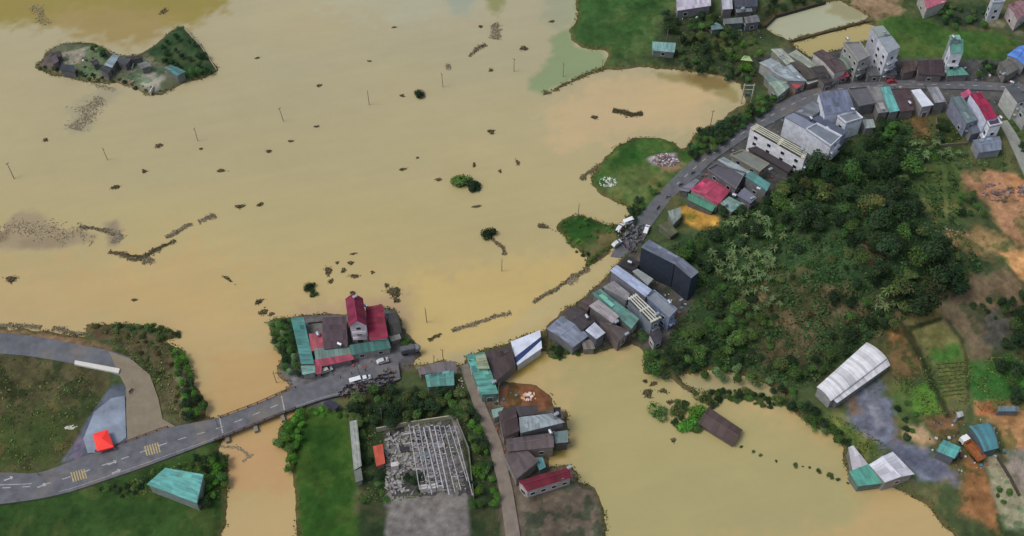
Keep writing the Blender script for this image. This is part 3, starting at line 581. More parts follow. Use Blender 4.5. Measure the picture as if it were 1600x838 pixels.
# ---------------------------------------------------------------- buildings
glass = mat((40, 46, 56), .25, spec=.6, var=.1); white = mat((205, 205, 208), .6, var=.08); steel = mat((225, 228, 232), .22, metal=.9, var=.05)
dark = mat((38, 36, 38), .9)
def lerp(a, b, t): return (a[0]+(b[0]-a[0])*t, a[1]+(b[1]-a[1])*t)
BZ = {}
def building(name, label, cat, px, h, roof='shed', rise=.5, rc=(120,120,120), wc=(190,190,188), win='few', inset=.35, kind='roof', group=None, base=None, z0=None, rooflabel=None):
    name = {'side_block':'outbuilding','back_strip':'outbuilding','upper_storey':'rooftop_room','tower_top':'stair_tower','corridor_end':'end_block','roadside_hut':'turquoise_building','roadside_annexe':'annexe','corner_house':'house'}.get(name, name.replace('_rear','').replace('_front',''))
    cx = sum(p[0] for p in px)/4; cy = sum(p[1] for p in px)/4
    if max(wc) < 125 and 'tall_block' not in name: wc = tuple(int(c*.7+46) for c in wc)
    if rc[2]-rc[0] > 22 and rc[2]-rc[1] > 12 and rc[2] < 200: rc = (rc[0]+2, rc[1]+1, rc[2]-10)
    if z0 is None: z0 = at(cx, cy, h)[2]
    ez = z0+h
    q = [gp(a, b, ez) for a, b in px]
    bx, by = sum(p[0] for p in q)/4, sum(p[1] for p in q)/4
    t = root(name, bx, by, z0, label, cat, group)
    prof = {'shed': [(0, rise), (1, 0)], 'shed2': [(0, 0), (1, rise)], 'flat': [(0, 0), (1, 0)], 'slats': [(0, 0), (1, 0)],
            'gable': [(0, 0), (.5, rise), (1, 0)], 'gableL': [(0, 0), (.35, rise), (1, rise*.1)],
            'vault': [(0, 0), (.12, rise*.45), (.3, rise*.85), (.5, rise), (.7, rise*.85), (.88, rise*.45), (1, 0)],
            'terrace': [(0, 0), (1, 0)]}[roof]
    th = .14 if roof not in ('flat', 'terrace', 'slats') else .3
    # walls: cross-section lofted between the two ends, a little inside the eaves
    def pt(u, tt): return lerp(lerp(q[0], q[1], u), lerp(q[3], q[2], u), tt)
    lu = max(.5*(math.dist(q[0], q[1])+math.dist(q[3], q[2])), .5); lt = max(.5*(math.dist(q[0], q[3])+math.dist(q[1], q[2])), .5)
    iu, it = min(inset/lu, .2), min(inset/lt, .2)
    low = min([ground_z(*p) for p in q]+[z0])-.6
    if base is not None: low = base
    w = MB()
    def zf(tt):
        for (a, za), (b, zb) in zip(prof[:-1], prof[1:]):
            if a <= tt <= b: return za+(zb-za)*(tt-a)/(b-a)
    ts = [it]+[a for a, _ in prof if it < a < 1-it]+[1-it]
    sec = lambda u: [(*pt(u, ts[0]), low)]+[(*pt(u, tt), ez+zf(tt)-.03) for tt in ts]+[(*pt(u, ts[-1]), low)]
    s0, s1 = sec(iu), sec(1-iu); n = len(s0)
    for k in range(n-1):
        w.face([s0[k], s1[k], s1[k+1], s0[k+1]])
    w.face([s0[n-1], s1[n-1], s1[0], s0[0]])
    w.face(s0[::-1]); w.face(s1)
    wm = mat(wc, .85, var=.28, scale=.6)
    w.build('wall', wm, t, merge=True)
    # roof sheet with thickness
    r = MB()
    if roof == 'slats':
        r.prism([pt(0.02, .04), pt(.98, .04), pt(.98, .96), pt(.02, .96)], ez-.2, ez, 1)
        nS = max(int(lu/1.0), 4)
        for k in range(nS):
            u = (k+.5)/nS; a = pt(u-.22/nS, 0); b = pt(u+.22/nS, 0); c = pt(u+.22/nS, 1); d = pt(u-.22/nS, 1)
            r.prism([a, b, c, d], ez+.5, ez+.75)
        for tt in (.02, .5, .93):
            r.prism([pt(0, tt), pt(1, tt), pt(1, tt+.05), pt(0, tt+.05)], ez, ez+.497)
        r.build('roof', [mat(rc, .7), mat((70, 72, 66), .9)], t)
    else:
        for (a, za), (b, zb) in zip(prof[:-1], prof[1:]):
            P = [(*pt(0, a), ez+za), (*pt(1, a), ez+za), (*pt(1, b), ez+zb), (*pt(0, b), ez+zb)]
            sl_ = math.hypot((b-a)*lt, zb-za)
            r.face(P[::-1] if False else P, 0, [(0, 0), (lu, 0), (lu, sl_), (0, sl_)])
            Q = [(x, y, z-th) for x, y, z in P]; r.face(Q[::-1], 0)
            r.face([P[0], P[3], Q[3], Q[0]]); r.face([P[2], P[1], Q[1], Q[2]])
        for tt, zz in (prof[0], prof[-1]):
            a = (*pt(0, tt), ez+zz); b = (*pt(1, tt), ez+zz); r.face([a, b, (b[0], b[1], b[2]-th), (a[0], a[1], a[2]-th)])
        rf = r.build('roof', mat(rc, .62 if kind == 'roof' else .85, kind if roof not in ('flat', 'terrace') else 'plain', var=.2, scale=.3), t, merge=False)
        # consistent outward normals
        import bmesh
        bm = bmesh.new(); bm.from_mesh(rf.data); bmesh.ops.remove_doubles(bm, verts=bm.verts, dist=.001); bmesh.ops.recalc_face_normals(bm, faces=bm.faces); bm.to_mesh(rf.data); bm.free()
        rp = random.Random(int(px[0][0]*3+px[0][1]))
        if kind == 'roof' and roof in ('shed', 'shed2', 'gable') and lu*lt > 45 and h > 2.8 and max(rc) < 190:       # replaced sheets, each laid on top of the roof
            for _ in range(rp.choice((1, 2, 3, 4))):
                u0 = rp.uniform(.06, .8); du = rp.uniform(.8, 2.6)/lu; a0, a1 = (.06, .46) if roof == 'gable' or rp.random() < .5 else (.54, .94); a1 = a0+(a1-a0)*rp.uniform(.5, 1)
                f_ = rp.uniform(.72, 1.3); z_ = .05
                pc = [min(250, c*f_+rp.uniform(-6, 8)) for c in rc]; pk = MB()
                P = [(*pt(u0, a0), ez+zf(a0)+z_), (*pt(min(u0+du, .95), a0), ez+zf(a0)+z_), (*pt(min(u0+du, .95), a1), ez+zf(a1)+z_), (*pt(u0, a1), ez+zf(a1)+z_)]
                pk.prism([p[:2] for p in P], [p[2]-.04 for p in P], [p[2] for p in P]); pk.build('patch_sheet', mat([round(c/12)*12 for c in pc], .6, var=.25), rf)
        if roof in ('gable', 'gableL'):
            k = MB(); k.tube((*pt(0, prof[1][0]), ez+prof[1][1]+.02), (*pt(1, prof[1][0]), ez+prof[1][1]+.02), .16, n=6)
            k.build('ridge_cap', mat([min(255, c*1.12) for c in rc], .6), rf)
        if roof == 'terrace':
            p = MB(); hp = .8
            for (u0, t0, u1, t1) in ((0, 0, 1, 0), (0, 1, 1, 1), (0, 0, 0, 1), (1, 0, 1, 1)):
                du = .22/lu; dt = .22/lt
                if t0 == t1: tt0, tt1 = (0, dt) if t0 == 0 else (1-dt, 1); P = [pt(0, tt0), pt(1, tt0), pt(1, tt1), pt(0, tt1)]
                else: uu0, uu1 = (0, du) if u0 == 0 else (1-du, 1); P = [pt(uu0, dt), pt(uu1, dt), pt(uu1, 1-dt), pt(uu0, 1-dt)]
                p.prism(P, ez+.002, ez+hp)
            p.build('parapet', mat(wc, .8, var=.2, scale=.6), t)
    # windows on the walls that can be seen
    if win != 'none' and h > 2.4:
        cc = pt(.5, .5)
        sides = [(pt(iu, it), pt(1-iu, it)), (pt(iu, 1-it), pt(1-iu, 1-it)), (pt(iu, it), pt(iu, 1-it)), (pt(1-iu, it), pt(1-iu, 1-it))]
        ns = max(1, int(h/3.1))
        rr = random.Random(int(bx*13+by*7))
        for a, b in sides:
            L = math.dist(a, b); mx, my = (a[0]+b[0])/2, (a[1]+b[1])/2
            tx, ty = (b[0]-a[0])/L, (b[1]-a[1])/L; nx, ny = ty, -tx
            if (mx-cc[0])*nx+(my-cc[1])*ny < 0: nx, ny = -nx, -ny
            if nx*(0-mx)+ny*(0-my) < 0: continue
            longside = L > max(lu, lt)*.75
            cnt = max(1, int(L/(3.0 if win == 'grid' else 5.0)))
            if win == 'end' and longside: continue
            if h >= 7 and not longside and L > 2.5 and win in ('grid', 'end', 'few', 'sparse'):
                for f in range(1, ns):                     # a balcony on each upper storey of the end wall
                    zb = z0+f*3.1+.1; ang = math.atan2(ty, tx); ccx, ccy = (a[0]+b[0])/2+nx*.55, (a[1]+b[1])/2+ny*.55
                    bb = MB(); bb.box((ccx, ccy, zb), (L*.86, 1.1, .16), ang); bo = bb.build('balcony', wm, t)
                    rl = MB(); rl.box((ccx+nx*.5, ccy+ny*.5, zb+.92), (L*.86, .07, .08), ang); rl.box((ccx+nx*.5, ccy+ny*.5, zb+.5), (L*.86, .05, .06), ang)
                    for q_ in range(int(L/.5)+1):
                        o_ = (q_/max(int(L/.5), 1)-.5)*L*.84; rl.box((ccx+nx*.5+tx*o_, ccy+ny*.5+ty*o_, zb+.5), (.06, .06, .84), ang)
                    ro = rl.build('railing', mat((120, 124, 130), .5), t); ro.parent = bo
            for f in range(ns):
                for k in range(cnt):
                    if win == 'few' and rr.random() < .35: continue
                    s = (k+.5)/cnt; zc = z0+1.7+f*3.1
                    if zc > ez-.9: continue
                    door = (f == 0 and k == 0 and not longside)
                    ww, hh = (1.4, 1.45) if not door else (1.8, 2.4)
                    if door: zc = z0+1.15
                    px_, py_ = a[0]+(b[0]-a[0])*s, a[1]+(b[1]-a[1])*s
                    ang = math.atan2(ty, tx)
                    g = MB(); g.box((px_+nx*.015, py_+ny*.015, zc), (ww, .08, hh), ang)
                    wo = g.build('door' if door else 'window', glass if not door else mat((92, 86, 84), .7), t)
                    fr = MB()
                    for ddx, ddz, sx_, sz_ in ((0, hh/2+.05, ww+.2, .1), (0, -hh/2-.05, ww+.3, .1), (-ww/2-.05, 0, .1, hh), (ww/2+.05, 0, .1, hh)):
                        fr.box((px_+tx*ddx+nx*.05, py_+ty*ddx+ny*.05, zc+ddz), (sx_, .12, sz_), ang)
                    fo = fr.build('frame', white, t)
                    # frame belongs to the window
                    fo.parent = wo
    BZ[label] = (t, ez+rise*.4, q)
    return t
TK = []     # roof tanks: (px, py, height above ground, words)
def b(*a, **k): return building(*a, **k)
teal = (92, 142, 134); navyroof = (112, 120, 152); greyr = (122, 126, 134); brownr = (78, 68, 70); pink = (190, 84, 112)
# --- pink roofed cluster by the main road
b('long_shed', 'long narrow teal roofed shed on the left edge of the pink roofed cluster', 'shed', [(454.7,498),(471,571),(491,569),(474.4,496)], 3.6, 'shed', .8, (88,148,142), (150,150,140), 'none')
b('shed', 'small pale teal lean-to at the near end of the long narrow teal shed', 'shed', [(470,573),(473,587),(493,582),(491.5,570)], 3.0, 'shed', .4, (128,170,160), (150,150,140), 'none')
b('tiled_house', 'low house with a dark brown roof left of the tall pink gabled house', 'house', [(503.5,496),(541,495),(544,542),(506,546)], 4.2, 'gable', 1.0, (82,70,76), (130,118,110), 'few', kind='tile')
b('small_house', 'small house with a faded red roof between the teal shed and the brown roof', 'house', [(482.6,523),(503.5,522),(506.5,546),(486,549)], 3.6, 'shed', .5, (158,78,88), (170,160,150), 'none')
b('lean_to', 'worn green and grey lean-to roof in front of the brown roofed house', 'lean-to', [(491,546),(546.5,543),(549,556),(493,563)], 3.2, 'shed', .5, (104,128,120), (120,118,112), 'none')
b('awning_building', 'pink corrugated awning along the forecourt of the cluster', 'awning', [(491,563.5),(551,554),(553,562),(497,574)], 2.9, 'shed', .4, (156,66,86), (110,104,104), 'none', inset=.9)
b('awning_building', 'short pink awning at the lower left end of the long pink awning', 'awning', [(488,566),(503,571),(502,584),(493,585)], 2.8, 'shed', .3, (160,68,88), (110,104,104), 'none', inset=.9)
b('gabled_house', 'tall white three storey house with a steep magenta gable roof by the flood', 'house', [(539.5,467),(545,511),(574,509),(567,466)], 9.6, 'gable', 3.0, (128,42,70), (206,198,204), 'grid', kind='tile')
b('wide_house', 'broad magenta roofed house right of the tall gabled house', 'house', [(571,480),(577,532),(607,530),(598,478)], 5.0, 'shed2', .9, (138,34,64), (180,170,165), 'few')
b('front_canopy', 'dark teal roofed shop front below the magenta roofs', 'shop', [(546.5,541),(607,531),(611,544),(549,555)], 3.6, 'shed', .6, (62,112,104), (150,146,140), 'few')
b('dark_shed', 'small dark grey shed behind the covered lorry', 'shed', [(603,491),(618,488),(625,506),(609,510)], 3.2, 'gable', .8, (64,66,66), (84,80,74), 'none')
b('dark_shed', 'black roofed shed at the right edge of the pink roofed cluster', 'shed', [(608,509),(624,505),(628,520),(611,525)], 3.0, 'shed', .4, (50,52,52), (84,80,74), 'none')
b('grey_shed', 'tiny pale grey shed right of the dark teal shop front', 'shed', [(608,526),(624,521),(627,529),(611,534)], 2.6, 'shed', .3, (138,142,136), (120,116,110), 'none')
TK += [(531,540,4.6,'on the brown roof left of the tall gabled house'),(555,466,12.0,'behind the magenta gable ridge'),(572,480,6.0,'at the top corner of the broad magenta roof'),(497,524,4.2,'on the faded red roof')]
# --- teal house group by the lane and the flood
b('corner_house', 'teal roofed corner house with a dark brown side at the head of the lane', 'house', [(728,557),(752,619),(779,615),(757,550)], 4.5, 'shed', .7, (96,160,148), (110,136,126), 'few')
b('upper_storey', 'small pale yellowish roof block on top of the teal corner house', 'rooftop room', [(743,557),(747,577),(765,576),(758,553)], 6.0, 'shed', .3, (150,162,132), (140,150,130), 'none', z0=1.6)
b('brown_house', 'wide house with a very dark brown roof between the teal and the white striped roofs', 'house', [(757,552),(798,541),(806,570),(774,597)], 4.4, 'shed', .6, (72,60,62), (110,100,92), 'none')
b('striped_barn', 'white barn roof with one broad navy blue stripe standing in the flood', 'barn', [(798,534),(844,516),(847,544),(808,571)], 3.6, 'flat', .1, (206,212,226), (190,190,190), 'none')
t_, ez_, q_ = BZ['white barn roof with one broad navy blue stripe standing in the flood']
m_ = MB(); m_.prism([lerp(q_[3], q_[0], .1), lerp(q_[2], q_[1], .42), lerp(q_[2], q_[1], .62), lerp(q_[3], q_[0], .34)], t_.location.z+3.605, t_.location.z+3.66); m_.build('roof_stripe', mat((44, 60, 108), .6), t_)
b('flooded_hut', 'grey tin roofed hut at the top of the lane beside the flood', 'hut', [(652,577),(690,566),(697,580),(656,586)], 3.2, 'shed', .4, (112,104,106), (130,125,110), 'none')
b('flooded_hut', 'brownish grey hut roof nearest the entrance of the lane', 'hut', [(691,566),(712,566),(714,584),(697,582)], 3.4, 'shed', .5, (98,94,96), (130,125,110), 'none')
b('teal_hut', 'teal roofed hut behind the dark trees left of the lane', 'hut', [(664,586),(709,577),(710,602),(668,605)], 3.4, 'gable', .5, (86,140,132), (110,120,110), 'few')
TK += [(772,599,4.6,'on the near corner of the teal corner house')]
# --- row along the lane, bottom centre
b('flat_house', 'house with a smooth pale blue grey roof at the waterside below the brown soil patch', 'house', [(811,652),(862,646),(883,661),(813,678)], 6.4, 'shed2', .4, (144,156,160), (96,96,100), 'few')
b('side_block', 'low teal grey roof block at the water corner of the pale blue grey house', 'outbuilding', [(865,676),(887,673),(888,691),(867,693)], 5.2, 'shed', .3, (116,136,136), (60,60,60), 'none')
b('tiled_house', 'dark brown tiled house nearest the yellow edged yard wall', 'house', [(778,644),(804,634),(812,673),(786,684)], 5.0, 'gable', .9, (76,64,66), (150,140,132), 'few', kind='tile')
b('back_strip', 'narrow dark slate roof along the edge of the brown soil patch', 'outbuilding', [(804,637),(839,634),(842,647),(811,651)], 4.6, 'shed', .5, (66,62,66), (110,100,96), 'none')
b('tiled_house', 'brown tiled house with light patches, second down the lane', 'house', [(790,686),(863,676),(866,699),(792,706)], 5.0, 'gable', 1.0, (100,90,92), (150,140,132), 'few', kind='tile')
b('tiled_house', 'large sagging brown roof house just above the dark red roof', 'house', [(787,709),(824,704),(842,722),(806,752)], 4.4, 'shed2', .8, (96,86,88), (140,134,128), 'few', kind='tile')
b('teal_annexe', 'small teal roof annexe between the brown roof and the pond', 'outbuilding', [(834,716),(848,716),(853,730),(843,735)], 3.6, 'shed', .4, (86,140,142), (90,90,90), 'none')
b('red_house', 'dark red roofed house with a pale ridge at the bottom end of the lane', 'house', [(808,752),(887,731),(893,746),(824,768)], 4.8, 'gable', 1.1, (112,34,52), (176,168,164), 'grid', kind='tile')
b('tank_terrace', 'small dark flat roof corner carrying a steel tank by the pond', 'outbuilding', [(863,639),(876,638),(879,656),(866,657)], 6.0, 'terrace', .1, (58,56,60), (70,66,68), 'none')
b('teal_porch', 'small pale teal porch roof at the lane side of the dark brown tiled house', 'porch', [(768,641),(787,637),(780,650),(771,654)], 3.4, 'shed', .3, (126,158,150), (140,136,130), 'none')
TK += [(869,649,7.0,'on the dark flat roof corner by the pond'),(860,677,6.8,'between the pale blue grey roof and its low block'),(889,732,6.6,'at the pond end of the dark red roof')]
# --- middle cluster
b('tall_block', 'tall navy blue windowless block below the crowded road junction', 'building', [(1001.5,387),(1014,375),(1066,404),(1054,413)], 13.0, 'shed', .2, (100,108,134), (50,58,72), 'none', inset=.12)
b('tall_block_rear', 'slightly lower rear half of the tall navy blue block, beside the hill trees', 'building', [(1054,413.5),(1066,404),(1092,425),(1080,435)], 12.6, 'shed', .2, (106,114,140), (49,57,70), 'none', inset=.12)
b('row_house', 'narrow row house with a long pale blue roof next to the navy block', 'house', [(953,424),(963.5,415),(1019,453),(1009,464)], 9.0, 'shed', .4, (166,178,204), (120,120,130), 'end')
b('row_house_rear', 'grey rear terrace with a pale parapet behind the long pale blue roof', 'house', [(1009,464),(1022,455),(1058,485),(1046,498)], 7.6, 'terrace', .1, (132,138,146), (132,146,170), 'few')
b('yard_house', 'dark yard building with a light grey roof hugging the foot of the navy block', 'house', [(988,424),(996,420),(1021,436),(1012,446)], 5.6, 'flat', .1, (146,152,152), (100,100,104), 'none')
b('dark_house', 'low black roofed house between the junction and the long pale blue roof', 'house', [(966,414),(980,402),(1002,410),(990,424)], 4.2, 'flat', .1, (52,50,52), (70,66,66), 'none')
b('row_house', 'row house with a weathered grey front roof, third from the navy block', 'house', [(941,450),(959,440),(985,459),(979,470)], 7.0, 'shed', .4, (142,140,142), (128,132,136), 'end')
b('slatted_house', 'house with a terrace of white concrete slats behind the weathered grey roof', 'house', [(980,467),(994,460),(1034,498),(1018,506)], 7.4, 'slats', .1, (196,196,186), (128,136,148), 'end')
b('teal_row_house', 'long faded teal roofed house running through the middle of the waterside cluster', 'house', [(925,460),(938,453),(999,498),(987,514)], 5.6, 'shed', .5, (92,134,126), (104,112,104), 'end')
b('row_house', 'house with a plain pinkish grey roof left of the long faded teal roof', 'house', [(920,479),(935,469),(968,494),(957,505)], 6.6, 'shed', .3, (158,152,154), (96,88,90), 'end')
b('brown_house', 'broken dark brown roof house facing the flooded road', 'house', [(880,489),(895,479),(930,501),(908,518)], 4.6, 'gable', .9, (76,72,76), (96,90,84), 'few', kind='tile')
b('brown_house', 'small rusty brown hut at the flooded roadside of the waterside cluster', 'hut', [(903,479),(911,469),(926,472),(918,486)], 4.0, 'shed', .4, (90,76,78), (110,96,90), 'none')
b('blue_grey_barn', 'broad blue grey roofed barn at the left tip of the waterside cluster', 'barn', [(854,514),(877,494),(921,524),(895,543)], 3.8, 'gable', .8, (130,140,168), (96,98,104), 'none')
b('square_roof_room', 'small building with a bright pale square roof in the waterside cluster', 'house', [(914.5,517),(929,504),(946,520),(932,530)], 6.0, 'shed', .2, (184,190,204), (64,66,80), 'none')
b('low_shed', 'low grey shed in front of the bright square roof at the edge of the pond', 'shed', [(908,533),(926,531),(930,545),(912,546)], 3.0, 'shed', .4, (120,116,112), (112,104,98), 'none')
b('dark_house', 'brown backed house between the pinkish grey roof and the pond', 'house', [(935,503),(957,507),(984,516),(966,536)], 4.4, 'shed', .3, (86,78,78), (100,88,84), 'few')
b('pond_hut', 'small dark hut with pale walls standing at the pond corner under the trees', 'hut', [(1013,522),(1029,512),(1036,528),(1022,537)], 4.6, 'gable', .6, (62,62,70), (168,164,160), 'few')
TK += [(984,412,5.0,'on the black roofed house below the junction'),(1046,474,9.0,'on the grey rear terrace of the pale blue roofed row house'),(1026,493,8.4,'behind the white slats'),(917,497,5.6,'on the broken dark brown roof'),(963,505,7.6,'on the pinkish grey roof'),(979,524,5.0,'near the pond behind the long teal roof'),(1063,471,2.2,'in the yard behind the navy block')]
# --- pink roof group on the village road
b('pink_house', 'house with a bright pink roof beside the village road and the orange bare patch', 'house', [(1078,296),(1103,278),(1141,298),(1121,322)], 5.0, 'gable', .9, (172,70,96), (150,150,146), 'few')
b('teal_lean_to', 'narrow teal lean-to along the near side of the bright pink roof', 'lean-to', [(1075,304),(1118,324),(1113,331),(1074,312)], 3.4, 'shed', .6, (74,140,116), (80,80,76), 'none')
b('grey_awning', 'pale grey roadside awning at the end of the bright pink roof', 'awning', [(1060,298),(1086,280),(1093,282),(1076,300)], 3.2, 'shed', .3, (132,134,146), (96,96,98), 'none')
b('flat_house', 'dark grey flat roofed house uphill of the bright pink roof', 'house', [(1105,266),(1119,258),(1165,271),(1150,297)], 6.6, 'terrace', .1, (92,90,98), (100,98,104), 'few')
b('flat_house', 'smaller mid grey flat roof behind the dark grey flat roofed house', 'house', [(1151,305),(1163,293),(1183,309),(1173,318)], 5.0, 'flat', .1, (110,112,128), (104,104,110), 'few')
b('pale_teal_shed', 'pale teal shed roof at the rear corner of the bright pink roof', 'shed', [(1125,319),(1139,308),(1162,319),(1143,332)], 4.0, 'shed', .4, (128,160,152), (110,116,110), 'none')
b('long_teal_house', 'long pale house whose far half roof is teal, uphill of the dark grey flat roof', 'house', [(1121,251),(1130,246),(1172,268),(1163,276)], 6.8, 'shed', .3, (150,164,166), (128,130,136), 'none')
b('long_teal_rear', 'rear teal roofed half of the long pale house, beside the hill trees', 'house', [(1164,277),(1173,268),(1204,287),(1198,299)], 6.2, 'shed', .4, (88,142,138), (110,116,118), 'few')
b('olive_roof_house', 'house with a greenish grey roof and cream parapet next to the tall white slatted building', 'house', [(1141,243),(1160,236),(1202,258),(1187,270)], 6.4, 'terrace', .1, (118,124,118), (150,146,132), 'few')
b('dark_yard_roof', 'low dark roof in the gap under the white slatted building', 'outbuilding', [(1168,232),(1184,228),(1242,258),(1232,270)], 4.2, 'flat', .1, (62,58,62), (84,80,80), 'none')
b('small_shed', 'small pale green grey shed between the road and the orange bare patch', 'shed', [(1043,331),(1063,325),(1064,339),(1052,351)], 3.4, 'shed', .4, (128,140,132), (110,112,100), 'none')
b('roof_shelter', 'weathered olive shelter roof below the small pale shed', 'shelter', [(1028,353),(1043,347),(1060,362),(1048,370)], 2.6, 'shed', .4, (98,104,78), (90,92,72), 'none')
TK += [(1147,307,5.6,'between the bright pink roof and the mid grey roof'),(1185,297,7.2,'at the hillside corner of the rear teal roof'),(1175,312,5.8,'on the mid grey flat roof'),(1203,267,6.6,'on the greenish grey roof'),(1133,322,4.6,'on the pale teal shed')]
# --- white buildings on the bend
b('slatted_building', 'long white three storey building with a white slatted roof on the road bend', 'building', [(1171.5,202),(1182,195),(1262,239),(1257,250)][::1], 10.5, 'slats', .1, (190,190,172), (228,229,234), 'sparse', inset=.1)
b('white_building', 'white three storey building with two grey roofs above the slatted building', 'building', [(1226,183),(1240,176),(1276,196),(1262,203)], 9.6, 'flat', .1, (128,134,150), (218,222,230), 'none', inset=.1)
b('white_building', 'long rear wing of the white building with a slate grey roof and terrace', 'building', [(1259,203),(1276,194),(1315,214),(1298,230)], 9.6, 'terrace', .1, (114,122,144), (218,222,230), 'end', inset=.1)
b('blue_roof_wing', 'dark blue roofed low wing between the two white buildings on the bend', 'building', [(1268,186),(1280,180),(1325,206),(1315,214)], 7.0, 'flat', .1, (84,92,120), (150,158,178), 'none')
b('bend_house', 'white building with the largest slate blue roof on the inside of the bend', 'building', [(1279,145),(1324,140),(1336,174),(1288,182)], 9.0, 'shed2', .5, (106,116,150), (214,218,228), 'few', inset=.2)
b('bend_house_wing', 'pale blue grey roofed front wing of the largest slate blue roof', 'building', [(1241,176),(1272,158),(1290,168),(1266,184)], 5.6, 'shed', .4, (112,120,138), (150,156,170), 'none')
b('white_annexe', 'white rear annexe with one dark window under the largest slate blue roof', 'building', [(1308,183),(1336,175),(1348,186),(1322,194)], 8.0, 'terrace', .1, (120,128,146), (220,224,232), 'few', inset=.1)
b('small_canopy', 'small pale grey green canopy roof right of the white annexe', 'canopy', [(1347,188),(1364,187),(1368,199),(1352,201)], 4.0, 'shed', .3, (146,158,156), (120,120,120), 'none')
TK += [(1267,187,8.0,'between the two grey roofed white buildings'),(1332,173,9.8,'at the corner of the largest slate blue roof'),(1254,236,11.6,'at the far end of the white slats'),(1293,203,8.0,'on the dark blue low wing')]
# --- north side of the bend: pale roofs
b('pale_roof_house', 'pale green roofed house at the upper left tip of the village', 'house', [(1204,78),(1221,77),(1243,97),(1229,102)], 4.6, 'shed', .4, (164,172,158), (140,140,130), 'few')
b('pale_roof_house', 'pale green roofed house second from the upper left tip of the village', 'house', [(1231,86),(1244,79),(1277,102),(1266,107)], 5.0, 'shed', .4, (158,166,150), (150,150,140), 'few')
b('pale_roof_house', 'pale grey house nearest the utility platform at the bend', 'house', [(1186,98),(1204,91),(1232,110),(1218,121)], 5.0, 'gable', .6, (152,162,164), (160,160,158), 'few')
b('pale_roof_house', 'wide light grey roofed house in the middle of the pale roofed group', 'house', [(1204,112),(1236,102),(1261,127),(1232,126)], 5.6, 'shed', .4, (150,162,168), (150,150,150), 'few')
b('mint_house', 'mint green roofed house at the bottom of the pale roofed group by the hedge', 'house', [(1200,129),(1221,125),(1234,136),(1216,151)], 4.6, 'gable', .7, (152,172,156), (130,134,124), 'few')
b('teal_lean_to', 'small teal grey lean-to above the mint green roof', 'lean-to', [(1193,121),(1205,119),(1218,126),(1203,131)], 3.6, 'shed', .3, (122,148,146), (120,120,114), 'none')
b('brown_house', 'small dark brown roof wedged between the two pale green roofs', 'house', [(1233,99),(1242,97),(1262,107),(1249,111)], 5.0, 'shed', .3, (84,78,74), (110,104,98), 'none')
b('brown_house', 'dark brown roof behind the white awning on the bend', 'house', [(1249,111),(1265,107),(1279,121),(1260,125)], 4.8, 'shed', .4, (80,76,70), (110,104,98), 'none')
b('brown_house', 'blackish brown roofed house left of the long roof with a white side wall', 'house', [(1265,107),(1287,103),(1303,127),(1288,131)], 4.8, 'shed', .4, (70,66,66), (104,98,94), 'few')
b('red_awning_house', 'small house with a faded red awning at the bend', 'house', [(1234,131),(1247,124),(1256,132),(1244,139)], 3.6, 'shed', .4, (176,88,92), (150,130,124), 'few')
b('white_awning', 'bright white roadside awning right of the faded red awning', 'awning', [(1258,128),(1276,121),(1280,126),(1262,132)], 3.2, 'shed', .3, (192,196,186), (110,104,98), 'none')
b('long_brown_house', 'long dark brown roofed house with a white side wall running to the road', 'house', [(1270,83),(1285,77),(1323,109),(1304,115)], 6.6, 'gable', .8, (86,74,76), (190,190,186), 'none', kind='tile')
b('red_awning_house', 'little shop front with a pink red awning at the foot of the long brown roof', 'shop', [(1308,117),(1323,112),(1327,119),(1311,123)], 3.4, 'shed', .4, (182,78,92), (120,90,92), 'few')
b('vaulted_house', 'house with a curved green grey roof between the long brown roof and the terrace house', 'house', [(1309,92),(1321,86),(1338,104),(1324,109)], 5.4, 'vault', 1.2, (118,134,124), (130,130,124), 'none')
b('terrace_house', 'three storey house with a black edged roof terrace facing the road', 'house', [(1318,68),(1343,67),(1359,89),(1341,98)], 10.0, 'terrace', .1, (128,128,130), (156,158,152), 'grid', inset=.1)
b('tall_house', 'tall white tube house with a stepped grey roof, tallest of the upper row', 'house', [(1372,58),(1393,56),(1407,74),(1388,83)], 15.0, 'flat', .1, (142,150,158), (204,207,214), 'grid', inset=.1)
b('tall_house_rear', 'rear stair block of the tall white tube house', 'house', [(1361,42),(1380,40),(1391,54),(1373,58)], 15.4, 'flat', .1, (142,152,146), (176,178,190), 'few', inset=.1)
b('tower_house', 'slender tower house with a teal roof standing alone before the rice field', 'house', [(1483,62),(1505,62),(1505,83),(1485,84)], 12.0, 'shed', .2, (96,148,136), (222,224,230), 'grid', inset=.1)
b('tower_top', 'little green stair tower on top of the slender teal tower house', 'rooftop room', [(1483,56),(1499,55),(1502,62),(1485,63)], 14.0, 'shed', .2, (118,158,144), (150,160,160), 'none', z0=1.6)
b('teal_lean_to', 'teal awning and side shed at the foot of the slender tower house', 'lean-to', [(1478,110),(1503,106),(1514,117),(1480,119)], 3.8, 'shed', .4, (90,146,132), (110,100,100), 'none')
b('brown_house', 'low brown roof right of the tall white tube house', 'house', [(1408,97),(1428,94),(1431,110),(1411,115)], 4.2, 'gable', .8, (86,70,68), (110,96,92), 'few', kind='tile')
b('brown_house', 'wide dark brown roofed house just left of the slender tower house', 'house', [(1433,95),(1474,93),(1473,118),(1435,116)], 4.4, 'gable', 1.0, (72,60,66), (104,92,92), 'few', kind='tile')
b('grey_shop', 'low grey shop roof between the terrace house and the tall white tube house', 'shop', [(1352,106),(1398,104),(1402,117),(1356,119)], 3.8, 'shed', .4, (94,96,98), (120,116,112), 'few')
b('blue_roof_house', 'house with a vivid blue roof at the right edge of the photo', 'house', [(1573,86),(1591,73),(1612,73),(1602,104)], 5.0, 'gable', 1.0, (90,132,206), (150,150,150), 'none')
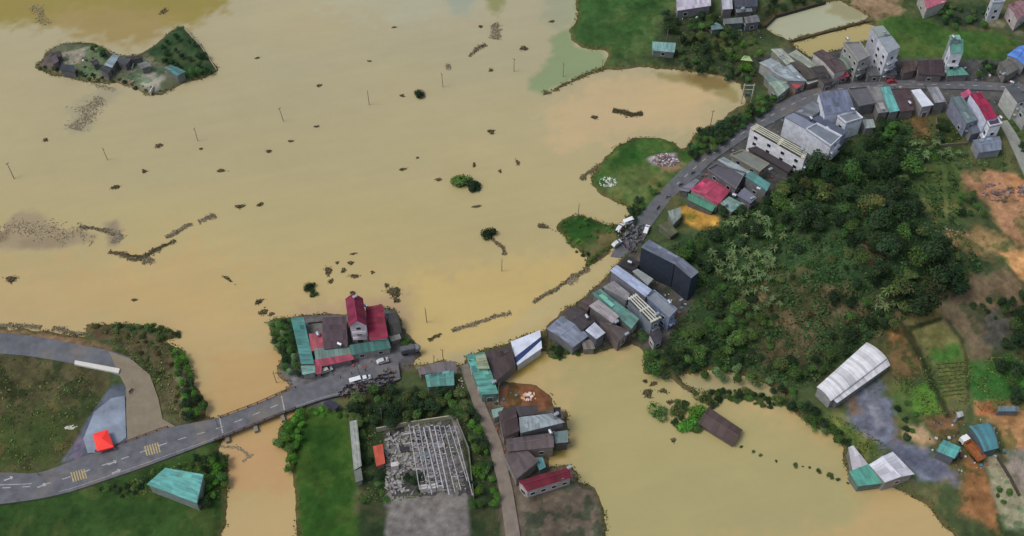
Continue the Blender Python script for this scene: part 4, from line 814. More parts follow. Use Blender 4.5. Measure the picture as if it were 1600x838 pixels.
b('grey_roof_house', 'grey roofed house in front of the vivid blue roof', 'house', [(1560,98),(1576,92),(1593,107),(1570,120)], 4.2, 'gable', .8, (104,104,100), (130,126,118), 'few')
TK += [(1221,89,5.8,'on the uppermost pale green roof'),(1382,52,16.4,'on the stair block of the tall white tube house'),(1489,60,15.0,'on the little green stair tower'),(1324,63,11.4,'at the back of the black edged terrace'),(1287,131,2.0,'beside the road at the bend'),(1567,118,5.2,'in front of the grey roof near the blue roof')]
# --- south side of upper road
b('flat_shop', 'grey flat roof with cream clutter right of the largest slate blue roof', 'shop', [(1324,140),(1354,137),(1368,163),(1342,168)], 5.0, 'terrace', .1, (98,98,104), (100,100,104), 'none')
b('grey_half_house', 'greyish pink roof half of the roadside house beside the turquoise one', 'house', [(1355,137),(1374,136),(1389,175),(1372,177)], 4.6, 'shed', .3, (124,124,124), (120,116,112), 'none')
b('turquoise_house', 'house with a long turquoise roof on the near side of the upper road', 'house', [(1375,137),(1390,136),(1406,173),(1390,176)], 4.8, 'shed', .3, (100,168,164), (120,120,116), 'none')
b('brown_house', 'dark plum brown roof between the turquoise and the white roofs', 'house', [(1391,143),(1421,140),(1429,172),(1407,175)], 4.4, 'gable', .9, (78,64,68), (100,88,86), 'none', kind='tile')
b('white_roof_house', 'house with a bright white roof on the near side of the upper road', 'house', [(1424,141),(1438,139),(1459,164),(1441,167)], 6.0, 'flat', .1, (208,214,224), (150,148,146), 'few')
b('grey_roof_house', 'light grey roofed house paired with the bright white roof', 'house', [(1448,137),(1465,136),(1479,159),(1461,161)], 6.0, 'shed', .2, (140,142,148), (104,100,98), 'few')
b('slate_roof_house', 'long slate blue roofed house left of the magenta roofed white house', 'house', [(1484,153),(1503,151),(1528,187),(1511,193)], 7.4, 'shed', .3, (100,118,134), (132,136,152), 'few')
b('slate_porch', 'lower slate grey porch at the near end of the long slate blue roof', 'porch', [(1511,198),(1527,192),(1533,206),(1517,211)], 4.2, 'shed', .5, (92,100,112), (110,112,120), 'none')
b('magenta_roof_house', 'tall white house with a long magenta roof near the right edge', 'house', [(1515,147),(1532,144),(1559,184),(1541,188)], 10.5, 'gable', .6, (152,38,74), (200,206,224), 'end', inset=.15)
b('magenta_house_front', 'white balcony front of the tall house with the long magenta roof', 'house', [(1541,190),(1559,185),(1565,195),(1546,199)], 9.0, 'terrace', .1, (80,70,86), (228,230,236), 'grid', inset=.1)
b('blue_porch', 'blue grey hipped porch at the foot of the white magenta roofed house', 'porch', [(1519,219),(1562,213),(1565,234),(1529,239)], 3.8, 'gable', .8, (118,130,158), (140,142,150), 'none')
b('pink_canopy', 'small pink canopy at the road end of the magenta roofed house', 'canopy', [(1500,147),(1514,140),(1518,147),(1506,154)], 4.6, 'shed', .4, (190,86,122), (150,140,144), 'none')
b('white_wall_house', 'white walled house with a dark roof at the right edge beyond the path', 'house', [(1571,135),(1587,133),(1606,156),(1590,160)], 9.5, 'flat', .1, (84,88,92), (190,192,186), 'end', inset=.1)
b('white_house_rear', 'lower grey rear wing of the white walled house at the right edge', 'house', [(1588,163),(1606,159),(1625,178),(1605,184)], 7.0, 'shed', .3, (128,132,136), (170,172,170), 'few')
TK += [(1421,163,5.2,'on the dark plum brown roof'),(1563,186,10.2,'at the near corner of the magenta roof'),(1580,131,10.4,'at the road end of the white walled house')]
# --- top edge
b('pale_barn', 'large pale lilac roofed barn cut by the top edge of the photo', 'barn', [(1056,-8),(1110,-10),(1111,9),(1058,17)], 4.4, 'shed', .5, (182,176,190), (120,120,122), 'few')
b('white_shed', 'white roofed shed right of the large pale lilac barn', 'shed', [(1126,-8),(1143,-9),(1145,14),(1129,15)], 4.4, 'shed', .4, (176,178,186), (110,110,110), 'none')
b('slate_house', 'dark slate roofed house beside the white shed at the top edge', 'house', [(1146,-10),(1182,-12),(1184,10),(1148,12)], 4.2, 'gable', .8, (70,74,86), (100,100,102), 'none', kind='tile')
b('grey_shed', 'small grey shed with a steel tank below the dark slate roof', 'shed', [(1149,14),(1174,12),(1176,18),(1150,20)], 3.2, 'shed', .3, (110,118,118), (100,100,96), 'none')
b('old_house', 'grey hipped house at the corner of the flooded paddy', 'house', [(1162,27),(1182,23),(1188,34),(1165,37)], 4.4, 'gable', .9, (110,112,116), (84,82,88), 'few', kind='tile')
b('long_house', 'long low grey house left of the hipped house near the paddy', 'house', [(1129,31),(1160,28),(1161,36),(1132,38)], 3.4, 'shed', .4, (104,114,114), (80,84,84), 'few')
b('garden_pavilion', 'small grey green garden pavilion among the trees above the bay', 'pavilion', [(1110,41),(1119,35),(1131,45),(1112,47)], 3.0, 'gable', .6, (96,124,122), (84,96,90), 'none')
b('teal_barn', 'pale teal roofed barn standing alone in the green field above the bay', 'barn', [(1019,67),(1056,69),(1054,82),(1019,79)], 3.4, 'shed', .6, (120,160,156), (90,100,98), 'few')
b('white_tent', 'pale green shelter roof beside the bright bush near the bend', 'shelter', [(1157,95),(1162,88),(1171,88),(1176,96)], 2.6, 'shed', .4, (166,188,128), (110,130,80), 'none')
b('pink_roof_villa', 'white villa with a dusty pink roof at the top right edge', 'house', [(1436,-12),(1480,-14),(1478,3),(1448,14)], 5.6, 'gable', 1.0, (176,100,116), (170,168,162), 'few')
b('white_tower', 'white tower house with an open top window at the top right', 'house', [(1549,-4),(1566,-6),(1570,4),(1551,6)], 9.0, 'terrace', .1, (130,134,146), (196,200,208), 'grid', inset=.1)
b('pink_house', 'pinkish grey house at the top right corner', 'house', [(1574,8),(1594,0),(1612,14),(1590,32)], 6.0, 'gable', .9, (146,110,118), (190,178,178), 'few')
TK += [(1160,16,4.0,'on the small grey shed at the top edge')]
# --- island
b('pale_blue_hut', 'island house with a pale blue roof in the middle of the flooded island', 'house', [(163,103),(177,86),(187,87),(175,106)], 3.6, 'shed', .5, (140,158,166), (90,92,92), 'none')
b('dark_hut', 'dark grey hut beside the pale blue roof on the flooded island', 'hut', [(155,108),(164,104),(175,108),(168,116)], 3.2, 'shed', .3, (62,68,72), (80,80,80), 'none')
b('dark_hut', 'dark slate hut right of the pale blue roof on the flooded island', 'hut', [(181,96),(190,90),(205,92),(196,103)], 3.2, 'shed', .3, (70,76,80), (80,80,80), 'none')
b('navy_hut', 'navy roofed hut at the left end of the flooded island', 'hut', [(96,101),(116,103),(118,113),(93,110)], 3.2, 'shed', .3, (54,62,84), (80,80,80), 'none')
b('teal_hut', 'teal roofed hut next to the green trees on the flooded island', 'hut', [(257,106),(267,102),(290,112),(276,119)], 3.4, 'gable', .5, (80,130,128), (90,100,96), 'none')
b('grey_hut', 'weathered grey hut at the far left tip of the flooded island', 'hut', [(77,92),(88,86),(92,96),(82,101)], 3.0, 'shed', .3, (92,86,90), (84,80,78), 'none')
# --- flooded barn, warehouses, right
b('flooded_barn', 'long dark brown roof of a barn sunk to its eaves in the pond', 'barn', [(1107,636),(1160.5,672),(1146,696),(1091,662)], 2.6, 'gable', .9, (86,72,70), (84,72,64), 'none', z0=-.6, kind='tile')
b('warehouse', 'big white curved roof warehouse at the foot of the wooded hill', 'warehouse', [(1276,605),(1354,535),(1386,560),(1298,627)], 4.6, 'vault', .9, (218,218,222), (150,150,150), 'none')
b('warehouse_lean_to', 'white lean-to roof along the yard side of the big warehouse', 'lean-to', [(1298,622),(1386,562),(1391,571),(1308,630)], 3.6, 'shed', .4, (210,210,214), (110,112,116), 'none')
b('double_barn', 'barn with one white and one grey roof slope at the bottom right', 'barn', [(1358,726),(1383,754),(1429,741),(1395,706)][::1], 4.6, 'gable', .9, (196,196,206), (140,138,134), 'few')
b('teal_barn', 'teal roofed barn at the pond edge next to the white and grey roofed barn', 'barn', [(1326,738),(1357,726),(1381,755),(1341,760)], 4.0, 'shed', .5, (86,158,142), (84,100,92), 'none')
b('white_shed', 'ragged white shed roof above the teal barn at the pond edge', 'shed', [(1325,700),(1333,697),(1356,725),(1332,735)], 3.4, 'shed', .4, (190,186,192), (110,110,106), 'none')
b('teal_kiosk', 'small square teal roofed building between the yard and the orange lorry', 'building', [(1474,687),(1502,699),(1492,717),(1463,705)], 4.6, 'gable', .6, (88,160,156), (84,84,92), 'few')
b('curved_shed', 'shed with a curved blue teal roof on the orange earth yard', 'shed', [(1514,666),(1546,660),(1561,700),(1538,706)], 5.0, 'vault', 1.0, (78,132,142), (56,74,84), 'none')
b('site_hut', 'long narrow blue grey hut at the top of the orange earth yard', 'hut', [(1559,636),(1592,636),(1592,643),(1559,643)], 3.0, 'shed', .3, (96,120,140), (90,96,104), 'none')
b('small_white_shed', 'tiny pale shed at the corner of the orange earth yard', 'shed', [(1494,645),(1503,643),(1506,650),(1497,653)], 2.6, 'shed', .2, (176,184,184), (140,140,136), 'none')
b('roadside_hut', 'large turquoise roofed building at the bottom left below the main road', 'building', [(229,757),(258,731),(319,743),(308,788)], 5.0, 'shed2', .6, (96,166,160), (130,140,136), 'none')
b('long_corridor', 'very long white roofed corridor building beside the round green meadow', 'corridor', [(546,659),(558,656),(565,728),(553,735)], 3.2, 'vault', .6, (172,178,170), (96,98,94), 'none')
b('corridor_end', 'small grey end block of the long white roofed corridor', 'shed', [(553,736),(564,731),(567,750),(556,754)], 2.8, 'flat', .1, (110,116,110), (140,140,134), 'none')
b('orange_roof_hut', 'small hut with a bright orange red roof beside the ruined building', 'hut', [(583,699),(598,695),(602,724),(588,729)], 3.2, 'shed', .5, (186,82,62), (120,80,70), 'none')
b('truck_shelter', 'low dark flat roof at the roadside among the parked motorbikes', 'shelter', [(505,630),(515,624),(531,633),(524,640)], 2.6, 'flat', .1, (50,50,66), (60,58,60), 'none')
b('dark_hut', 'small charcoal hut behind the pale blue roof on the flooded island', 'hut', [(140,96),(150,92),(156,98),(146,103)], 3.0, 'gable', .5, (64,66,70), (80,80,80), 'none')
b('grey_hut', 'small grey roofed hut between the dark slate hut and the teal hut on the island', 'hut', [(214,100),(228,96),(236,103),(221,108)], 3.0, 'gable', .5, (122,124,124), (96,96,92), 'none')
b('dark_hut', 'low blackish shed roof above the navy hut on the flooded island', 'hut', [(80,84),(94,80),(98,87),(84,92)], 2.8, 'shed', .3, (66,60,62), (80,80,80), 'none')
b('animal_shed', 'long narrow dark shed along the back of the flooded island', 'shed', [(196,90),(222,87),(224,91),(198,95)], 2.8, 'shed', .3, (56,52,52), (80,80,80), 'none')
# ---------------------------------------------------------------- steel water tanks
tank0 = None
for i, (px, py, h, words) in enumerate(TK):
    x, y, z = at(px, py, h)
    if tank0 is None:
        tank0 = empty('water_tank', (0, 0, 0))
        m_ = MB(); n = 12; prof = [(-.95, .25), (-.9, .5), (-.8, .62), (0, .64), (.8, .62), (.9, .5), (.95, .25)]
        m_.rings([[(a, r*math.cos(2*math.pi*k/n), 1.15+r*math.sin(2*math.pi*k/n)) for k in range(n)] for a, r in prof])
        m_.build('tank_body', steel, tank0, smooth=True)
        m_ = MB()
        for sx in (-.6, .6):
            m_.box((sx, 0, .5), (.12, 1.1, .1)); m_.box((sx, -.5, .25), (.1, .1, .5)); m_.box((sx, .5, .25), (.1, .1, .5))
        m_.build('stand', mat((90, 96, 104), .6), tank0)
        m_ = MB(); m_.tube((0, 0, 1.75), (0, 0, 1.9), .22, n=8); m_.build('lid', steel, tank0)
        o = tank0
    else: o = copy_thing(tank0, (0, 0, 0), 0)
    o.location = (x, y, z+h-.15); o.rotation_euler = (0, 0, random.choice((.6, -.5, 2.0))); o.scale = (.85,)*3
    tag(o, 'shiny steel water tank '+words, 'water tank', 'steel water tanks on the roofs')
# ---------------------------------------------------------------- poles
pm = mat((128, 122, 108), .9); wood = mat((72, 60, 50), .9)
pole0 = None
def pole(px, py, label, top=None, s=1.0, arms=True):
    global pole0
    x, y, z = at(px, py)
    if pole0 is None:
        pole0 = empty('utility_pole', (0, 0, 0)); m_ = MB(); m_.tube((0, 0, -2.5), (0, 0, 7.5), .17, .11, n=6); m_.build('pole', pm, pole0)
        m_ = MB(); m_.box((0, 0, 7.0), (1.4, .09, .09)); m_.build('crossarm', pm, pole0)
        m_ = MB(); [m_.tube((a, 0, 7.07), (a, 0, 7.3), .07, n=5) for a in (-.6, 0, .6)]; m_.build('insulators', mat((60, 40, 34), .4), pole0)
        o = pole0
    else: o = copy_thing(pole0, (0, 0, 0), 0)
    o.location = (x, y, z); o.rotation_euler = (R(random.uniform(-3, 3)), R(random.uniform(-4, 2)), random.uniform(0, 3)); o.scale = (s,)*3
    tag(o, label, 'utility pole', 'utility poles')
for a in [(22,279,'leaning utility pole in the flood nearest the left edge'),(168,250,'utility pole in the flood below the grey stain under the island'),(309,220,'utility pole in the flood right below the island'),
 (443,190,'utility pole in the flood left of the top centre'),(577,164,'utility pole in the flood near the top centre'),(692,136,'utility pole in the flood above the lone dark bush'),(803,112,'utility pole in the flood left of the pale green shallows'),
 (1110,196,'utility pole standing in the enclosed muddy bay'),(903,338,'utility pole at the top of the small green islet'),(784,424,'utility pole in the flood right of the floating branch'),
 (667,504,'utility pole in the flood right of the pink roofed cluster'),(693,566,'utility pole in the flood by the grey tin hut'),(678,574,'short utility pole beside the grey tin hut'),(852,528,'utility pole at the left tip of the waterside cluster'),
 (432,598,'utility pole at the ramp left of the long teal shed'),(940,112,'utility pole in the pale green shallows'),
 (628,698,'utility pole among the dark trees above the ruined building'),(597,655,'utility pole in the shrubs right of the round meadow'),(1040,70,'concrete utility pole behind the lone teal barn'),
 (342,672,'utility pole at the left end of the bridge'),(62,744,'utility pole at the road fork on the left'),(562,586,'slim lamp post on the forecourt of the pink cluster'),
 (880,120,'utility pole on the thin bank of the shallows')]:
    pole(a[0], a[1], a[2], s=random.uniform(.85, 1.05))
# two-legged transformer platform by the bend
x, y, z = at(1165, 162); t = root('transformer_platform', x, y, z, 'white two legged electricity transformer platform by the hedge at the bend', 'transformer')
m_ = MB(); m_.tube((x-1.8, y, z-.5), (x-1.8, y, z+10), .22, n=6); m_.tube((x+1.8, y, z-.5), (x+1.8, y, z+10), .22, n=6); m_.build('poles', mat((190, 186, 170), .8), t)
m_ = MB(); [m_.box((x, y, z+a), (4.4, .25, .2)) for a in (4.0, 7.2, 9.4)]; m_.build('crossarms', mat((170, 168, 160), .8), t)
m_ = MB(); m_.box((x, y, z+4.9), (1.6, 1.1, 1.5)); [m_.box((x+a, y, z+4.8), (.08, 1.4, 1.2)) for a in (-.9, -.7, .7, .9)]; m_.build('transformer', mat((96, 100, 100), .6), t)
# ---------------------------------------------------------------- vehicles
def car_body(m_, L, W, H, prof):
    n = len(prof)
    rings = [[(a*L, s*W/2*(1 if h < .55 else .86), h*H) for a, h in prof] for s in (-1, -.8, .8, 1)]
    rings[0] = [(a*L*.99, -W/2*(1 if h < .55 else .84), h*H*.97+.02) for a, h in prof]; rings[3] = [(x_, -y_, z_) for x_, y_, z_ in rings[0]]
    m_.rings(rings)
def wheels(t, L, W, r, rgb=(30, 30, 32)):
    for sx in (-.32, .32):
        for sy in (-1, 1):
            m_ = MB(); m_.tube((sx*L, sy*(W/2-.12), r), (sx*L, sy*(W/2+.06), r), r, n=10); w_ = m_.build('wheel', mat(rgb, .9), t)
            m_ = MB(); m_.tube((sx*L, sy*(W/2+.05), r), (sx*L, sy*(W/2+.09), r), r*.5, n=8); m_.build('rim', mat((150, 150, 155), .4), w_)
def vehicle(kind, px, py, rz, rgb, label, cat, group=None, H=1.0):
    x, y, z = at(px, py); z = max(z, RZ-.05 if H else z)
    t = empty(kind, (x, y, z), rz); tag(t, label, cat, group)
    pm_ = mat(rgb, .35, spec=.5, var=.06); gl = glass
    if kind == 'car':
        m_ = MB(); car_body(m_, 4.4, 1.85, 1.5, [(-.5, .25), (-.5, .55), (-.42, .66), (-.3, .96), (.1, 1), (.27, .68), (.46, .6), (.5, .45), (.5, .25)]); m_.build('body', pm_, t)
        m_ = MB(); m_.prism([(1.28, -.75), (1.28, .75), (.6, .68), (.6, -.68)], [1.05, 1.05, 1.5, 1.5], [1.09, 1.09, 1.54, 1.54]); m_.build('windscreen', gl, t)
        for s in (-1, 1):
            m_ = MB(); m_.box((-.3, s*.86, 1.2), (2.2, .05, .36)); m_.build('side_window', gl, t)
            m_ = MB(); m_.box((2.2, s*.65, .7), (.06, .35, .16)); m_.build('headlight', white, t)
        wheels(t, 4.4, 1.85, .33)
    elif kind == 'van':
        m_ = MB(); car_body(m_, 5.2, 2.0, 2.2, [(-.5, .18), (-.5, .9), (-.47, 1), (.28, 1), (.42, .62), (.5, .52), (.5, .18)]); m_.build('body', pm_, t)
        m_ = MB(); m_.prism([(2.2, -.8), (2.2, .8), (1.55, .8), (1.55, -.8)], [1.42, 1.42, 2.14, 2.14], [1.5, 1.5, 2.2, 2.2]); m_.build('windscreen', gl, t)
        for s in (-1, 1):
            m_ = MB(); m_.box((.1, s*.9, 1.6), (2.8, .12, .5)); m_.build('side_window', gl, t)
        wheels(t, 5.2, 2.0, .36)
    else:
        L = 7.0; cab = (230, 230, 230) if kind == 'tipper_lorry' else rgb
        m_ = MB(); m_.prism([(1.9, -1.1), (3.4, -1.1), (3.4, 1.1), (1.9, 1.1)], [.6]*4, [2.6, 2.4, 2.4, 2.6]); m_.build('cab', mat(cab, .4, var=.06), t)
        m_ = MB(); m_.box((3.42, 0, 1.85), (.06, 1.8, .7)); m_.build('windscreen', gl, t)
        m_ = MB(); m_.box((0, 0, .7), (6.6, 1.0, .3)); m_.build('chassis', dark, t)
        m_ = MB()
        if kind == 'covered_lorry': m_.prism([(-3.4, -1.15), (1.7, -1.15), (1.7, 1.15), (-3.4, 1.15)], 1.0, 2.9); m_.prism([(-3.4, -1.0), (1.7, -1.0), (1.7, 1.0), (-3.4, 1.0)], 2.9, 3.1)
        else:
            m_.prism([(-3.6, -1.2), (1.6, -1.2), (1.6, 1.2), (-3.6, 1.2)], 1.0, 1.2)
            for c_, d_ in (((-1, -1.15, 1.75), (5.2, .14, 1.2)), ((-1, 1.15, 1.75), (5.2, .14, 1.2)), ((1.6, 0, 1.85), (.14, 2.16, 1.4)), ((-3.6, 0, 1.65), (.14, 2.16, 1.0))): m_.box(c_, d_)
        m_.build('cargo_body', mat((92, 94, 100) if kind == 'covered_lorry' else (158, 98, 58), .8, var=.4, scale=1.5), t)
        for sx in (-2.6, -1.5, 2.6):
            for sy in (-1, 1):
                q = MB(); q.tube((sx, sy*.95, .5), (sx, sy*1.2, .5), .5, n=10); q.build('wheel', mat((34, 34, 36), .9), t)
    t.scale = (.88, .88, .88)
    return t
rd = R(19)
vehicle('van', 558, 598, rd, (226, 228, 232), 'white van at the head of the crowd of motorbikes on the main road', 'van')
vehicle('car', 571, 594, rd, (216, 218, 224), 'white car directly behind the white van on the main road', 'car')
vehicle('covered_lorry', 641, 552, R(14), (120, 122, 130), 'grey covered lorry at the flood edge right of the pink roofed cluster', 'lorry')
v = vehicle('tipper_lorry', 1515, 706, R(118), (186, 104, 52), 'orange open tipper lorry with a white cab on the muddy track', 'lorry')
v.scale = (1.25, 1.15, 1.0)
vehicle('van', 983, 351, R(25), (230, 232, 236), 'white van parked at the left side of the road junction', 'van')
vehicle('car', 968, 359, R(60), (212, 216, 222), 'white car left of the white van parked at the road junction', 'car')
vehicle('car', 1010, 361, R(70), (224, 226, 228), 'white car on the right side of the village road above the navy block', 'car')
vehicle('car', 963, 387, R(40), (200, 206, 204), 'small white car at the edge of the flooded road', 'car')
vehicle('car', 511, 581, R(25), (176, 178, 174), 'silver car parked under the pink awning forecourt', 'car')
vehicle('car', 598, 567, R(20), (190, 192, 196), 'light car on the forecourt in front of the dark teal shop', 'car')
vehicle('car', 1392, 130, R(5), (150, 60, 70), 'dark red car on the upper village road', 'car')
# ---------------------------------------------------------------- motorbikes
def motorbike(rgb):
    t = empty('motorbike', (0, 0, 0)); k = mat((28, 28, 30), .8)
    for sx in (-.62, .62):
        m_ = MB()
        for a in range(10):
            t0, t1 = 2*math.pi*a/10, 2*math.pi*(a+1)/10
            m_.tube((sx+.27*math.cos(t0), 0, .3+.27*math.sin(t0)), (sx+.27*math.cos(t1), 0, .3+.27*math.sin(t1)), .06, n=4, cap=False)
        m_.build('wheel', k, t)
    m_ = MB(); m_.tube((-.55, 0, .62), (.1, 0, .42), .17, .14, 6); m_.tube((.1, 0, .42), (.45, 0, .85), .13, .1, 6); m_.box((-.05, 0, .4), (.5, .24, .26)); m_.build('body', mat(rgb, .35, spec=.5), t)
    m_ = MB(); m_.prism([(-.75, -.13), (.12, -.11), (.12, .11), (-.75, .13)], .72, [.86, .8, .8, .86]); m_.build('seat', k, t)
    m_ = MB(); m_.tube((.45, -.33, 1.02), (.45, .33, 1.02), .03, n=5); m_.tube((.6, 0, .3), (.43, 0, 1.02), .045, n=5); m_.box((.55, 0, .95), (.14, .2, .16)); m_.build('handlebar', mat((90, 90, 95), .4, metal=.6), t)
    return t
bikes = [motorbike(c) for c in ((60, 62, 72), (130, 40, 44), (70, 84, 120), (180, 182, 186), (110, 112, 118))]
spots = []
def spread(poly, n, dmin, tries=4000):
    out = []; rr = random
    xs_ = [p[0] for p in poly]; ys_ = [p[1] for p in poly]
    for _ in range(tries):
        if len(out) >= n: break
        px, py = rr.uniform(min(xs_), max(xs_)), rr.uniform(min(ys_), max(ys_))
        c = False; j = len(poly)-1
        for i in range(len(poly)):
            if (poly[i][1] > py) != (poly[j][1] > py) and px < (poly[j][0]-poly[i][0])*(py-poly[i][1])/(poly[j][1]-poly[i][1])+poly[i][0]: c = not c
            j = i
        if not c: continue
        x, y = gp(px, py, 1.9)
        if all((x-a)**2+(y-b_)**2 > dmin*dmin for a, b_, *_ in out): out.append((x, y, px, py))
    return out
first = set()
def putbike(x, y, z, rz, label, group):
    k = random.randrange(len(bikes)); s = 1.15
    if k in first: o = copy_thing(bikes[k], (x, y, z), rz, s)
    else: first.add(k); o = bikes[k]; o.location = (x, y, z); o.rotation_euler = (0, 0, rz); o.scale = (s,)*3
    tag(o, label, 'motorbike', group)
for x, y, px, py in spread([(530,612),(548,600),(575,600),(590,590),(612,580),(618,598),(600,612),(560,622),(536,624)], 62, 1.15):
    putbike(x, y, RZ, rd+random.gauss(0, .5), 'motorbike in the main road crowd', 'motorbikes crowded on the main road')
for x, y, px, py in spread([(962,362),(985,352),(1004,352),(1002,378),(990,396),(972,384)], 34, 1.5):
    putbike(x, y, RZ-.08, R(45)+random.gauss(0, .7), 'motorbike in the junction crowd', 'motorbikes crowded at the junction')
for x, y, px, py in spread([(1015,330),(1035,310),(1060,280),(1085,262),(1095,268),(1060,300),(1030,335)], 9, 5):
    putbike(x, y, RZ-.08, R(45)+random.gauss(0, .2), 'motorbike on the village road', 'motorbikes on the village road')
x, y = gp(205, 612, 1.8); putbike(x, y, 1.78, 1.2, 'lone motorbike on the pale concrete bend near the red tent', None)
# ---------------------------------------------------------------- people
def person_mesh(name, top, legs, arm=0.0, stride=.0):
    me = bpy.data.meshes.new(name)
    J = [(0,0,.95),(0,0,1.15),(0,0,1.38),(0,0,1.5),(0,.01,1.6),(0,.01,1.72),
         (-.1,0,.9),(-.11,stride,.5),(-.11,stride*1.2-.02,.08),(-.11,stride*1.2+.13,.04),(.1,0,.9),(.11,-stride,.5),(.11,-stride*1.2-.02,.08),(.11,-stride*1.2+.13,.04),
         (-.19,0,1.42),(-.25,.02,1.16),(-.24,.1+arm,.95),(-.235,.14+arm,.87),(.19,0,1.42),(.25,.02,1.16),(.24,.06,.92),(.235,.09,.84)]
    Ed = [(0,1),(1,2),(2,3),(3,4),(4,5),(0,6),(6,7),(7,8),(8,9),(0,10),(10,11),(11,12),(12,13),(2,14),(14,15),(15,16),(16,17),(2,18),(18,19),(19,20),(20,21)]
    rad = [.14,.125,.15,.055,.1,.085,.095,.065,.045,.04,.095,.065,.045,.04,.065,.045,.035,.04,.065,.045,.035,.04]
    me.from_pydata(J, Ed, []); o = bpy.data.objects.new(name, me); C.objects.link(o)
    md = o.modifiers.new('skin', 'SKIN')
    for v_, r_ in zip(me.skin_vertices[0].data, rad): v_.radius = (r_, r_*.85)
    me.skin_vertices[0].data[0].use_root = True
    sb = o.modifiers.new('s', 'SUBSURF'); sb.levels = 1
    dg = bpy.context.evaluated_depsgraph_get(); nm = bpy.data.meshes.new_from_object(o.evaluated_get(dg))
    C.objects.unlink(o); bpy.data.objects.remove(o)
    nm.materials.clear()
    for m_ in (mat((170, 120, 92), .7), mat(top, .9), mat(legs, .9), mat((26, 22, 20), .8)): nm.materials.append(m_)
    for p in nm.polygons:
        c_ = p.center
        k = 2 if c_.z < .93 and abs(c_.x) < .2 else 1
        if c_.z > 1.46: k = 0
        if c_.z > 1.68 or (c_.z > 1.6 and c_.y < -.02): k = 3
        if abs(c_.x) > .2 and c_.z < 1.2: k = 0
        if c_.z < .12: k = 3
        p.material_index = k; p.use_smooth = True
    return nm
PM = [person_mesh('person', (190, 190, 190), (40, 44, 60), .05, .08), person_mesh('person', (60, 80, 130), (50, 46, 44), .1, 0), person_mesh('person', (150, 50, 50), (30, 32, 40), 0, .12), person_mesh('person', (90, 96, 88), (60, 60, 66), .12, .04)]
words = ['in pale grey shirt', 'in blue shirt', 'in red shirt', 'in olive shirt']
def putperson(x, y, z, where, group):
    k = random.randrange(4); o = bpy.data.objects.new('person', PM[k]); put(o); o.location = (x, y, z-.02); o.rotation_euler = (0, 0, random.uniform(0, 6.28)); o.scale = (1, 1, .97)
    tag(o, 'person '+words[k]+' '+where, 'person', group)
for x, y, px, py in spread([(545,598),(575,592),(608,575),(622,580),(610,606),(570,620),(545,618)], 26, 1.3): putperson(x, y, RZ, 'in the main road crowd', 'people in the crowd on the main road')
for x, y, px, py in spread([(962,362),(985,352),(1008,350),(1004,378),(990,396),(968,384)], 24, 1.5): putperson(x, y, RZ-.1, 'in the junction crowd', 'people in the crowd at the junction')
for x, y, px, py in spread([(520,570),(560,562),(600,558),(615,562),(570,585),(530,592)], 7, 3): putperson(x, y, RZ, 'on the cluster forecourt', 'people on the forecourt')
# ---------------------------------------------------------------- red tent
P = [(144,677),(167,670),(177,697),(151,704)]
q = [gp(a, b, 4.6) for a, b in P]; cx_, cy_ = sum(p[0] for p in q)/4, sum(p[1] for p in q)/4
t = root('canopy_tent', cx_, cy_, 1.72, 'bright red square canopy tent on the blue grey pavement by the road', 'tent')
m_ = MB(); red = mat((255, 66, 58), .6, var=.06)
for i in range(4):
    a, b_ = q[i], q[(i+1) % 4]; ia, ib = lerp(a, (cx_, cy_), .75), lerp(b_, (cx_, cy_), .75)
    m_.face([(*a, 4.1), (*b_, 4.1), (*ib, 5.0), (*ia, 5.0)]); m_.face([(*ia, 5.0), (*ib, 5.0), (cx_, cy_, 5.3)])
    m_.face([(*b_, 4.1), (*a, 4.1), (*a, 3.4), (*b_, 3.4)])
m_.build('canopy', red, t, merge=True)
for i in range(4):
    a = lerp(q[i], (cx_, cy_), .05); m_ = MB(); m_.tube((*a, 1.7), (*a, 4.1), .06, n=5); m_.build('leg', mat((190, 190, 190), .4), t)
# white barrier strip along the riverside road
q = [gp(a, b, 2.4) for a, b in ((117,563),(187,576),(185,583),(116,569))]; t = root('trough', q[0][0], q[0][1], 1.7, 'long white concrete strip barrier beside the riverside road', 'barrier')
m_ = MB(); m_.prism(q, 1.6, 2.4); m_.build('slab', mat((206, 204, 196), .8, var=.1), t)
# ---------------------------------------------------------------- ruined building
wallm = mat((176, 170, 150), .9, var=.3, scale=1)
def wall(px, z, h, th, label, rgb=(150, 146, 132), name='garden_wall', cat='wall'):
    P = [gp(a, b, z+h) for a, b in px]; m_ = MB()
    for a, b_ in zip(P[:-1], P[1:]):
        L = math.dist(a, b_); m_.box(((a[0]+b_[0])/2, (a[1]+b_[1])/2, z+h/2-.3), (L+th*.5, th, h+.6), math.atan2(b_[1]-a[1], b_[0]-a[0]))
    o = m_.build(name, mat(rgb, .9, var=.3, scale=1)); tag(o, label, cat); return o
wall([(588,669),(640,659),(701,650)], 1.4, 2.2, .3, 'cream topped wall along the upper side of the ruined building', (170,166,140))
wall([(714,655),(732,700),(740,775)], 1.4, 2.0, .3, 'grey wall along the right side of the ruined building', (120,118,112))
t = root('ruined_building', *gp(665, 715, 1.4), 1.4, 'ruined roofless building of broken pale walls and bare white beams', 'ruin')
m_ = MB(); zf_ = 1.5
floor = [gp(a, b, zf_) for a, b in ((600,672),(705,656),(728,712),(738,775),(612,775),(605,700))]; m_.prism(floor, 1.2, zf_); m_.build('floor', mat((80, 76, 78), .9, var=.5, scale=.6), t)
m_ = MB(); rr = random.Random(3)
beam_m = mat((172, 171, 178), .85, var=.4, scale=1.2); raft_m = mat((148, 147, 158), .9, var=.45, scale=1.0); stub_m = mat((196, 190, 184), .9, var=.35, scale=1.5)
